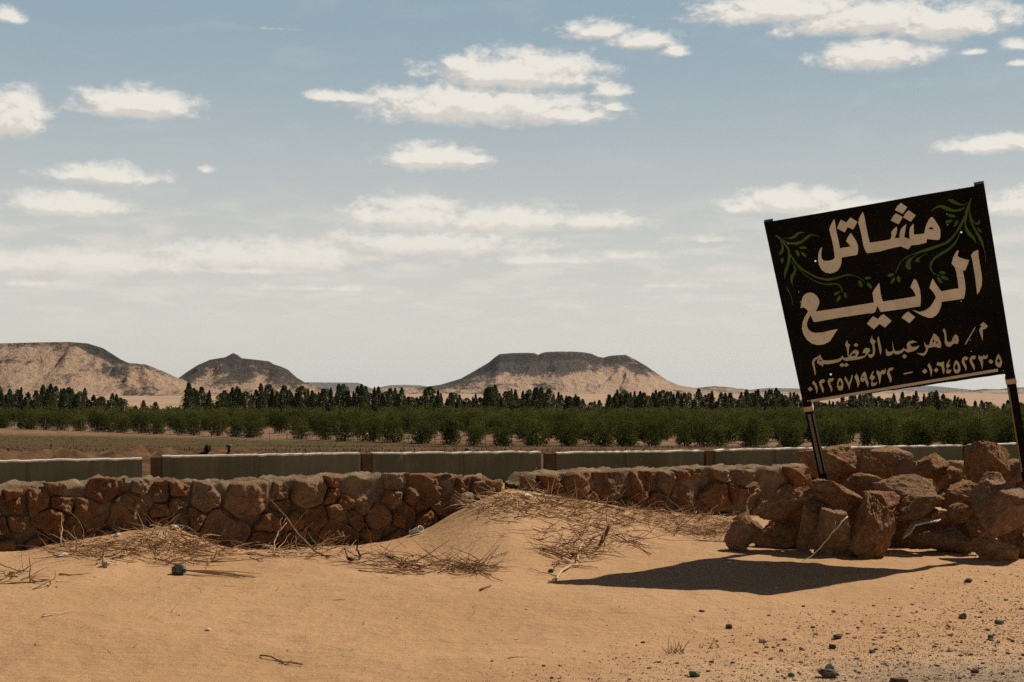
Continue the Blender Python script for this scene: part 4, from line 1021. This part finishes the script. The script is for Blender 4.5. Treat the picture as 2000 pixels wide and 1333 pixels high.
branchy('stick', 'dark broken stick near the bottom left of centre', 'stick', 'wood_brown', [(lying(507, 1283, 592, 1302, [(538, 1290), (560, 1298)]), .0065, .003), (lying(560, 1299, 572, 1292), .004, .002), (lying(545, 1299, 590, 1303), .003, .002)])

def lump(name, px, py, w, h, m, label, cat, seed, group=None, sub=4, rough=.18, chip=.12, sink=.15, cuts=6):
    p = gp(px, py); k = p.y / F_PX; v, f = rock_shape(seed, sub, cuts, rough, chip)
    v = v * np.array([w * k / 2, w * k / 2 * .85, h * k / 2]); mb = MB(); mb.add(v, f)
    o = mb.build(name, M[m]); o.location = (p.x, p.y, p.z + h * k / 2 * (1 - sink)); o.rotation_euler = (0, 0, seed * 1.3)
    return tag(o, label, cat, group)
clod = empty('uprooted_weed', tuple(gp(351, 1122)), 'uprooted weed with a fuzzy grey root ball and trailing stalks', 'weed')
p = gp(351, 1122); k = p.y / F_PX
v, f = rock_shape(301, 4, 3, .3, .35); v = v * np.array([16 * k, 14 * k, 12 * k]) + np.array([p.x, p.y, p.z + 10 * k])
mb = MB(); mb.add(v, f); mb.build('root_ball', M['clod'], clod)
mb = MB()
for i in range(9): tube(mb, [gp(362 + random.uniform(-4, 4), 1121, .03), gp(430 + random.uniform(-20, 30), 1124 + random.uniform(-4, 4), .02), gp(490 + random.uniform(-30, 25), 1129 + random.uniform(-6, 4), .01)], .005, .002, 4, random.uniform(.1, .5))
mb.build('stalk', M['twig'], clod)
lump('earth_clod', 207, 1108, 20, 20, 'clod_pale', 'pale crumbly earth clod on the sand below the twig drift', 'clod', 302, None, 4, .3, .3)
lump('plastic_scrap', 338, 1034, 26, 10, 'white_plastic', 'white crumpled plastic on top of the left sand drift', 'plastic scrap', 303, 'white plastic scraps', 4, .4, .3)
lump('plastic_scrap', 228, 1049, 18, 9, 'white_plastic', 'small white plastic scrap among twigs at the wall foot', 'plastic scrap', 304, 'white plastic scraps', 4, .4, .3)
lump('plastic_scrap', 120, 1088, 26, 9, 'white_plastic', 'pale crumpled plastic left of the pale earth clod', 'plastic scrap', 305, 'white plastic scraps', 4, .4, .3)
lump('plastic_scrap', 1028, 974, 30, 12, 'white_plastic', 'crumpled white plastic caught in the gap between the walls', 'plastic scrap', 306, 'white plastic scraps', 4, .4, .35)
lump('plastic_scrap', 377, 1040, 14, 9, 'white_plastic', 'tiny white plastic scrap right of the drift top', 'plastic scrap', 307, 'white plastic scraps', 4, .4, .3)
# crushed cup lying against the wall foot
p = gp(812, 1045); cup = empty('crushed_cup', tuple(p), 'crushed pale grey cup lying by the foot of the left wall', 'cup')
ax = (gp(828, 1040) - gp(800, 1047)).normalized(); ax.z += .12; ax.normalize()
mb = MB(); n = 20; vs = []; c0 = p + Vector((0, 0, .045)) - ax * .075
u = ax.cross(Vector((0, 0, 1))).normalized(); w_ = u.cross(ax)
for i in range(9):
    for k in range(n):
        a = 2 * math.pi * k / n; rr = (.036 + .012 * i / 8) * (1 + .22 * noise.noise(Vector((math.cos(a) * 1.5, math.sin(a) * 1.5, i * .5))))
        vs.append(tuple(c0 + ax * (.15 * i / 8) + u * math.cos(a) * rr + w_ * math.sin(a) * rr * .72))
fs = [(i * n + k, i * n + (k + 1) % n, (i + 1) * n + (k + 1) % n, (i + 1) * n + k) for i in range(8) for k in range(n)] + [tuple(range(n))]
mb.add(vs, fs); mb.build('cup_body', M['grey_cup'], cup)
mb = MB(); rim = [Vector(vs[8 * n + k]) for k in range(n)]; tube(mb, rim + [rim[0]], .004, .004, 5); mb.build('rim', M['white_plastic'], cup)
# bent plastic sheet under the boulders
mb = MB(); nu, nv = 26, 10; vs = []
row_t = [(1272, 800), (1300, 783), (1350, 780), (1395, 783), (1430, 792), (1468, 782)]; row_b = [(1215, 908), (1262, 878), (1290, 830), (1340, 815), (1400, 805), (1440, 800)]
def lerp_row(row, t): x = t * (len(row) - 1); i = min(int(x), len(row) - 2); f_ = x - i; return (row[i][0] * (1 - f_) + row[i + 1][0] * f_, row[i][1] * (1 - f_) + row[i + 1][1] * f_)
for j in range(nv):
    for i in range(nu):
        a = lerp_row(row_t, i / (nu - 1)); b_ = lerp_row(row_b, i / (nu - 1)); t = j / (nv - 1)
        x, y = a[0] * (1 - t) + b_[0] * t, a[1] * (1 - t) + b_[1] * t
        q = at(1400 + x / 3.3333, 780 + y / 3.3333, 13.86 - .22 * t); q.z += .008 * noise.noise(Vector((i * .5, j * .7, 0))); vs.append(tuple(q))
mb.add(vs, grid_faces(nu, nv)); sheet = mb.build('plastic_sheet', m_plain('tan_plastic', (.47, .38, .27), .6, .15, 6, .3, .3))  # one even tan colour over the whole sheet
md = sheet.modifiers.new('thick', 'SOLIDIFY'); md.thickness = .012
tag(sheet, 'bent white plastic sheet wedged among the boulders above the flat topped slab', 'plastic sheet')
# dry weeds standing in the stony verge
def weed(px, py, n, hgt, label, seed):
    r = random.Random(seed); p = gp(px, py); mb = MB()
    for _ in range(n):
        d = Vector((r.uniform(-1.2, 1.4), r.uniform(-.6, .6), 1)); tube(mb, wiggle(p + Vector((r.uniform(-.07, .07), r.uniform(-.05, .05), 0)), d, hgt * r.uniform(.4, 1), 5, .25, r), .0032, .0012, 4, r.uniform(.2, .6))
    tag(mb.build('dry_weed', M['twig'], origin=tuple(p)), label, 'weed', 'dry weeds in the stony verge')
weed(1320, 1276, 15, .10, 'tuft of thin reddish dry weed on the left of the stony verge', 5)
weed(1388, 1266, 9, .08, 'low sprig of dry weed between pebbles of the verge', 6)

# ------------------------------------------------------------------ stones on the verge
GS = 'loose stones on the verge'
for px, py, w, h, m, lab, sd in [
 (1617, 1312, 46, 22, 'stone_dark', 'black clod under the grey stone at the bottom edge', 401), (1621, 1300, 24, 14, 'stone_grey', 'grey flat stone perched on a black clod near the bottom', 402),
 (1357, 1314, 26, 15, 'stone_grey', 'grey green stone at the bottom left of the pebbly verge', 403), (1425, 1222, 18, 11, 'stone_dark', 'lone dark stone above the pebbly verge', 404),
 (1490, 1250, 20, 12, 'stone_tan', 'tan stone left of the dark pair in the verge', 405), (1637, 1241, 22, 11, 'stone_dark', 'dark flat stone in the middle of the pebbly verge', 406),
 (1626, 1261, 18, 11, 'stone_dark', 'dark round stone below the dark flat one', 407), (1567, 1266, 16, 9, 'stone_tan', 'rounded tan stone left of the dark round one', 408),
 (1891, 1132, 22, 11, 'stone_dark', 'dark stone on the sand below the pile at the right', 409), (1879, 1201, 16, 15, 'stone_grey', 'upright grey green stone on the right of the verge', 410),
 (1953, 1214, 20, 13, 'stone_grey', 'grey stone near the right edge of the verge', 411), (1934, 1243, 16, 14, 'stone_grey', 'dark grey stone below the grey right edge stone', 412),
 (1371, 1193, 14, 6, 'stone_dark', 'small flat dark stone below the sign shadow', 413), (1703, 1271, 16, 9, 'stone_dark', 'brown black stone right of centre in the verge', 414),
 (1904, 1309, 18, 11, 'stone_dark', 'dark stone in the gritty road edge', 415), (1755, 1328, 40, 18, 'stone_dark', 'black clod cut by the bottom edge of the view', 416),
 (1545, 1316, 16, 9, 'stone_grey', 'small grey stone left of the black clod', 417), (406, 1229, 13, 7, 'stone_white', 'small white topped stone alone on the left sand', 418),
 (1076, 1113, 16, 10, 'stone_dark', 'black stone beside the curved pale root', 419), (1266, 988, 14, 14, 'stone_grey', 'round grey stone at the foot of the right wall', 420)]:
    lump('stone', px, py + h / 2, w * .95, h * .9, m, lab, 'stone', sd, GS, 4, .12, .16, .3, 12)
pv = [rock_shape(500 + i, 1, 5, .1, .0) for i in range(6)]
mb = MB(); r = random.Random(77); cnt = 0
for _ in range(90000):
    px, py = r.uniform(900, 2060), r.uniform(1085, 1345)
    u = (px - 1000) / 1000; v_ = (py - 1090) / 245
    dens = max(0, (u * .95 + v_ * 1.05) - .78) ** 1.4
    if r.random() > dens * 1.5: continue
    if py < 1170 and px < 1780: continue
    p = gp(px, py); k = p.y / F_PX
    s = min(7.0, 1.0 + r.paretovariate(2.0) * .42) * k * .5 * 2000 / 2000
    v, f = pv[r.randrange(6)]
    a = r.uniform(0, 6.28); ca, sa = math.cos(a), math.sin(a)
    q = v * np.array([s * 1.35, s, s * .75]); q = np.stack([q[:, 0] * ca - q[:, 1] * sa, q[:, 0] * sa + q[:, 1] * ca, q[:, 2]], 1) + np.array([p.x, p.y, p.z + s * .3])
    mb.add(q, f, r.random()); cnt += 1
    if cnt > 11500: break
for _ in range(900):
    px, py = r.uniform(-20, 1400), r.uniform(1120, 1340); p = gp(px, py); k = p.y / F_PX; s = min(4, .7 + r.paretovariate(2.6) * .35) * k * .45
    v, f = pv[r.randrange(6)]; mb.add(v * np.array([s * 1.5, s, s * .7]) + np.array([p.x, p.y, p.z + s * .3]), f, r.random() * .6)
tag(mb.build('gravel', M['pebble'], smooth=False), 'small dark pebbles scattered over the sandy verge', 'gravel', kind='stuff')

# ------------------------------------------------------------------ field: grass, fence, sprinklers, weed
def fp(px, py): return ground_pt(px, py, h_field, 26, 400)
mb = MB(); r = random.Random(5); vs = []; fs = []
def blade(p, h, w, r):
    a = r.uniform(0, 6.28); dx, dy = math.cos(a) * w, math.sin(a) * w; k = len(vs)
    vs.extend([(p.x - dx, p.y - dy, p.z - .01), (p.x + dx, p.y + dy, p.z - .01), (p.x + r.uniform(-.4, .4) * h, p.y + r.uniform(-.4, .4) * h, p.z + h)]); fs.append((k, k + 1, k + 2))
for _ in range(34000):
    px = r.uniform(-60, 1500); y = 33 + 90 * r.random() ** .8; x = (px - 1000) / F_PX * y
    s = y + x * .45
    q = noise.fractal(Vector((x * .18, y * .12, 2)), 1, 2, 4)
    want = .55 if (36 < s < 50 or 76 < s < 96) else (.12 if s < 76 else -.4)
    if r.random() > want + .6 * q: continue
    blade(Vector((x, y, h_field(x, y))), r.uniform(.03, .10), .022, r)
mb.add(vs, fs); tag(mb.build('grass', M['grass'], smooth=False), 'short patchy grass in strips across the field behind the walls', 'grass', kind='stuff')
# wire fence across the field
fence = empty('wire_fence', tuple(fp(177, 846)), 'thin stake and wire fence between the grass field and the orchard', 'fence')
FL = [(-60, 833), (0, 836), (70, 839), (177, 846), (300, 850), (420, 854), (560, 859), (700, 863), (850, 866), (1000, 869)]
fx = [fp(*q) for q in FL]; cum = [0]
for a, b_ in zip(fx, fx[1:]): cum.append(cum[-1] + (b_ - a).length)
npost = 74; tops = []
for i in range(npost):
    s = cum[-1] * i / (npost - 1); j = max(0, min(len(fx) - 2, int(np.searchsorted(cum, s)) - 1)); t = (s - cum[j]) / (cum[j + 1] - cum[j])
    p = fx[j].lerp(fx[j + 1], min(1, max(0, t))); p.z = h_field(p.x, p.y)
    hgt = .62 * random.uniform(.85, 1.1) * (1.0 if i % 9 else 1.5); rr = .016 if i % 9 else .03
    mb = MB(); tube(mb, [p - Vector((0, 0, .1)), p + Vector((random.uniform(-.03, .03), 0, hgt))], rr, rr, 5, .2); mb.build('post', M['bark'], fence); tops.append(p + Vector((0, 0, .5)))
mb = MB(); tube(mb, tops, .006, .006, 4); tube(mb, [q - Vector((0, 0, .22)) for q in tops], .006, .006, 4); mb.build('wire', M['post_grey'], fence)
def sprinkler(px, py, hpx, label):
    p = fp(px, py); k = p.y / F_PX; h = hpx * k
    o = empty('sprinkler', tuple(p), label, 'sprinkler', 'sprinklers in the field')
    mb = MB(); tube(mb, [p, p + Vector((0, 0, h))], .03, .03, 6); mb.build('riser', M['wood_black'], o)
    mb = MB(); c = p + Vector((0, 0, h)); w = 4.5 * k
    tube(mb, [c + Vector((-w, 0, -w * .5)), c + Vector((-w * .6, 0, .02)), c + Vector((0, 0, w * .25)), c + Vector((w * .6, 0, .02)), c + Vector((w, 0, -w * .5))], .03, .02, 6); mb.build('arm', M['post_grey'], o)
sprinkler(447, 884, 12, 'small dark sprinkler with drooping arms left of the plant in the field')
sprinkler(913, 886, 8, 'small sprinkler just above the middle concrete panel')
o = tag(MB().build('x', M['bark']) if False else empty('marker_stake', tuple(fp(100, 874)), 'short brown stake standing in the grass behind the leftmost panel', 'stake'))
p = fp(100, 874); k = p.y / F_PX; mb = MB(); tube(mb, [p, p + Vector((0, 0, 13 * k))], .035, .03, 6); mb.build('stake', M['wood_red'], o); mb = MB(); tube(mb, [p + Vector((0, 0, 13 * k)), p + Vector((0, 0, 15 * k))], .05, .04, 6); mb.build('stake_tip', M['wood_brown'], o)
p = fp(405, 882); k = p.y / F_PX; vs.clear(); fs.clear(); r = random.Random(9)
for _ in range(240): blade(p + Vector((r.gauss(0, 2.2 * k), r.gauss(0, 2.0 * k), r.uniform(0, 6) * k)), r.uniform(4, 10) * k, .02, r)
mb = MB(); mb.add(vs, fs); tag(mb.build('leafy_weed', M['olive'], smooth=False, origin=tuple(p)), 'single bushy green weed standing in the grass strip', 'plant')

# ------------------------------------------------------------------ orchard and windbreak
def leaf_quads(pts, size, r, jitter=.35):
    n = len(pts); a = r.normal(size=(n, 3)); a /= np.linalg.norm(a, axis=1, keepdims=True)
    b_ = r.normal(size=(n, 3)); b_ -= a * (a * b_).sum(1, keepdims=True); b_ /= np.linalg.norm(b_, axis=1, keepdims=True)
    s = size * r.uniform(1 - jitter, 1 + jitter, (n, 1)); a = a * s; b_ = b_ * s * .55
    v = np.stack([pts - a, pts + b_, pts + a, pts - b_], 1).reshape(-1, 3)
    return v, [(4 * i, 4 * i + 1, 4 * i + 2, 4 * i + 3) for i in range(n)]
def olive_pts(r, n, W=1.0, H=1.0):
    """points of a bushy crown about 1 wide and 1 tall, standing on z = .12"""
    c = []; m = 11
    cl = np.stack([r.normal(0, .20, m), r.normal(0, .20, m), r.uniform(.14, .78, m)], 1); rad = r.uniform(.17, .29, m)
    for i in range(n):
        k = r.integers(m); d = r.normal(size=3); d /= np.linalg.norm(d); p = cl[k] + d * rad[k] * r.uniform(.45, 1.05) ** .7
        p[2] = max(p[2], .03 + .07 * r.random()); c.append(p)
    for _ in range(n // 12):
        a = r.uniform(0, 6.28); q = r.uniform(.1, .42); c.append((q * math.cos(a), q * math.sin(a), r.uniform(.78, 1.04) - q * .4))
    for _ in range(n // 4):
        a = r.uniform(0, 6.28); q = r.uniform(.12, .42); c.append((q * math.cos(a), q * math.sin(a), r.uniform(.01, .30)))
    return np.array(c) * np.array([W, W, H])
def make_tree_meshes(kind, count, npts, size):
    out = []
    for i in range(count):
        r = np.random.default_rng(900 + i + (50 if kind == 'c' else 0))
        if kind == 'o': pts = olive_pts(r, npts)
        else:
            w0 = r.uniform(.15, .31); t = r.uniform(.04, 1, npts) ** 1.0; tip = r.uniform(.6, 1.35)
            an = r.uniform(0, 6.28, npts); lob = 1 + .28 * np.sin(an * 3 + t * 9 + i) * r.uniform(.3, 1)
            rad = w0 * ((1 - t) ** (.68 * tip) * .95 + .05) * np.minimum(1, t * 6 + .3) * lob * np.sqrt(r.uniform(.15, 1, npts)) * (1 + .16 * np.sin(t * 27 + i * 2)) * (.85 + .3 * r.uniform(0, 1, npts))
            pts = np.stack([rad * np.cos(an), rad * np.sin(an), t], 1)
        v, f = leaf_quads(pts, size, r)
        mb = MB(); mb.add(v, f)
        me = bpy.data.meshes.new('crown'); me.from_pydata(np.concatenate(mb.v).tolist(), [], mb.f); me.materials.append(M['olive' if kind == 'o' else 'casuarina']); me.update()
        tb = MB()
        if kind == 'o':
            for k in range(3): tube(tb, [(0, 0, -.08), (r.uniform(-.05, .05), r.uniform(-.05, .05), .15), (r.uniform(-.2, .2), r.uniform(-.2, .2), .5)], .035, .010, 5)
        else: tube(tb, [(0, 0, -.03), (0, 0, .5), (r.uniform(-.01, .01), 0, .93)], .018, .003, 5)
        tm = bpy.data.meshes.new('trunk'); tm.from_pydata(np.concatenate(tb.v).tolist(), [], tb.f); tm.materials.append(M['bark']); tm.update()
        out.append((me, tm))
    return out
OM = make_tree_meshes('o', 7, 1500, .034); OMs = make_tree_meshes('o', 5, 420, .056)
CM = make_tree_meshes('c', 11, 1900, .021)
def plant_tree(name, ms, p, w, h, label, cat, group, rz, parts=True):
    o = empty(name, tuple(p), label, cat, group); o.rotation_euler = (0, 0, rz)
    for nm, me in (('crown', ms[0]), ('trunk', ms[1])):
        c = bpy.data.objects.new(nm, me); C.objects.link(c); c.parent = o; c.scale = (w, w, h)
        if name == 'olive_tree': c.scale = (w * 1.05, w * .95, h)
# rows run along the orchard's near edge, which slants away to the left
E0, E1 = Vector((-52, 139, 0)), Vector((12, 80, 0)); ED = (E1 - E0).normalized(); EN = Vector((-ED.y, ED.x, 0))
if EN.y < 0: EN = -EN
cand = []; r = random.Random(31)
roff = 0.0
for row in range(0, 40):
    for col in range(-60, 150):
        p = E0 + ED * (col * 2.7 + r.uniform(-.4, .4) + row * .9) + EN * (roff + r.uniform(-.5, .5))
        if p.y > 186 or p.y < 60: continue
        if abs(p.x / p.y) > .40: continue
        if r.random() < .05: continue
        cand.append((p, row))
    roff += 7.5 if row < 2 else (6.0 if row < 4 else 4.0)
cand.sort(key=lambda q: q[0].y); near = cand[:300]; rest = cand[300:]
for i, (p, row) in enumerate(near):
    p.z = h_field(p.x, p.y); w = r.uniform(1.35, 2.0) if row < 2 else r.uniform(1.55, 2.4) if row < 4 else r.uniform(1.8, 2.8); h = r.uniform(1.35, 1.95)
    if row == 0: lab = 'dark green bushy olive tree in the front row of the orchard'
    else: lab = 'dark green bushy olive tree in the orchard behind its front row'
    plant_tree('olive_tree', OM[i % 7], p, w, h, lab, 'tree', 'olive trees in the front row' if row == 0 else 'olive trees deeper in the orchard', r.uniform(0, 6.28))
mb = MB()
src = [(np.array([v.co[:] for v in a.vertices]), [tuple(q.vertices) for q in a.polygons]) for a, _ in OMs]
for i, (p, row) in enumerate(rest):
    v, f = src[i % 4]; w = r.uniform(1.4, 2.2); h = r.uniform(1.4, 1.95); a = r.uniform(0, 6.28); ca, sa = math.cos(a), math.sin(a)
    q = v * np.array([w, w, h]); q = np.stack([q[:, 0] * ca - q[:, 1] * sa, q[:, 0] * sa + q[:, 1] * ca, q[:, 2]], 1) + np.array([p.x, p.y, h_field(p.x, p.y)])
    mb.add(q, f)
tag(mb.build('orchard', M['olive'], smooth=False), 'far rows of the olive orchard merging into a dark green band', 'orchard', kind='stuff')

ENV = [(-40, 762), (0, 752), (30, 758), (60, 764), (95, 752), (130, 756), (160, 758), (200, 766), (228, 768), (240, 784), (360, 786), (368, 752), (395, 758), (420, 770), (450, 762), (485, 756), (512, 748), (540, 756), (585, 752), (612, 768), (640, 756), (670, 754),
       (690, 758), (722, 752), (745, 762), (790, 760), (830, 758), (858, 758), (872, 785), (884, 760), (900, 778), (930, 770), (965, 750), (985, 764), (1010, 762), (1040, 758), (1085, 755), (1120, 770), (1150, 780), (1180, 785), (1200, 760), (1245, 765), (1278, 762), (1320, 768), (1365, 764),
       (1415, 766), (1462, 760), (1500, 762), (1530, 762), (1570, 770), (1640, 772), (1740, 768), (1775, 766), (1830, 768), (1870, 778), (1915, 782), (1945, 784), (1985, 782), (2060, 786)]
ex, ey = [e[0] for e in ENV], [e[1] for e in ENV]
px = -35; i = 0
while px < 2050:
    yt = float(np.interp(px, ex, ey)); low = yt > 781 and px < 400
    yt += r.choice((0, 0, 3, 7, 12, 18)) + r.uniform(-5, 3)
    Y = 190 + r.uniform(-1, 8); p = Vector(((px - 1000) / F_PX * Y, Y, h_field(0, Y)))
    h = at(px, yt, Y).z - p.z
    if h > 1.0:
        lab = 'tall dark slender tree in the windbreak along the far orchard edge' if h > 3.9 else 'shorter dark tree in the windbreak along the far orchard edge'
        wf = r.uniform(1.0, 1.7) * min(1.7, max(1.0, 3.6 / h))
        plant_tree('windbreak_tree', CM[i % 11], p, h * wf, h, lab, 'tree', 'tall windbreak trees' if h > 3.9 else 'short windbreak trees', r.uniform(0, 6.28)); i += 1
    px += r.uniform(4.5, 10) if not low else r.uniform(12, 24)
print('trees', len(near), len(rest), i)

# ------------------------------------------------------------------ dusty air
def build_haze():
    m = bpy.data.materials.new('dusty_air'); m.use_nodes = True; T = NT(m.node_tree); T.n.clear()
    out = T.n.new('ShaderNodeOutputMaterial'); v = T.n.new('ShaderNodeVolumePrincipled')
    v.inputs['Color'].default_value = (.86, .90, .95, 1); v.inputs['Density'].default_value = 3.2e-5; v.inputs['Anisotropy'].default_value = .3
    T.l.new(v.outputs[0], out.inputs['Volume'])
    mb = MB(); box(mb, (0, 6600, 65), (1, 0, 0), (0, 1, 0), (0, 0, 1), 12500, 7000, 105)
    o = mb.build('haze', m, smooth=False); o['kind'] = 'stuff'
build_haze()
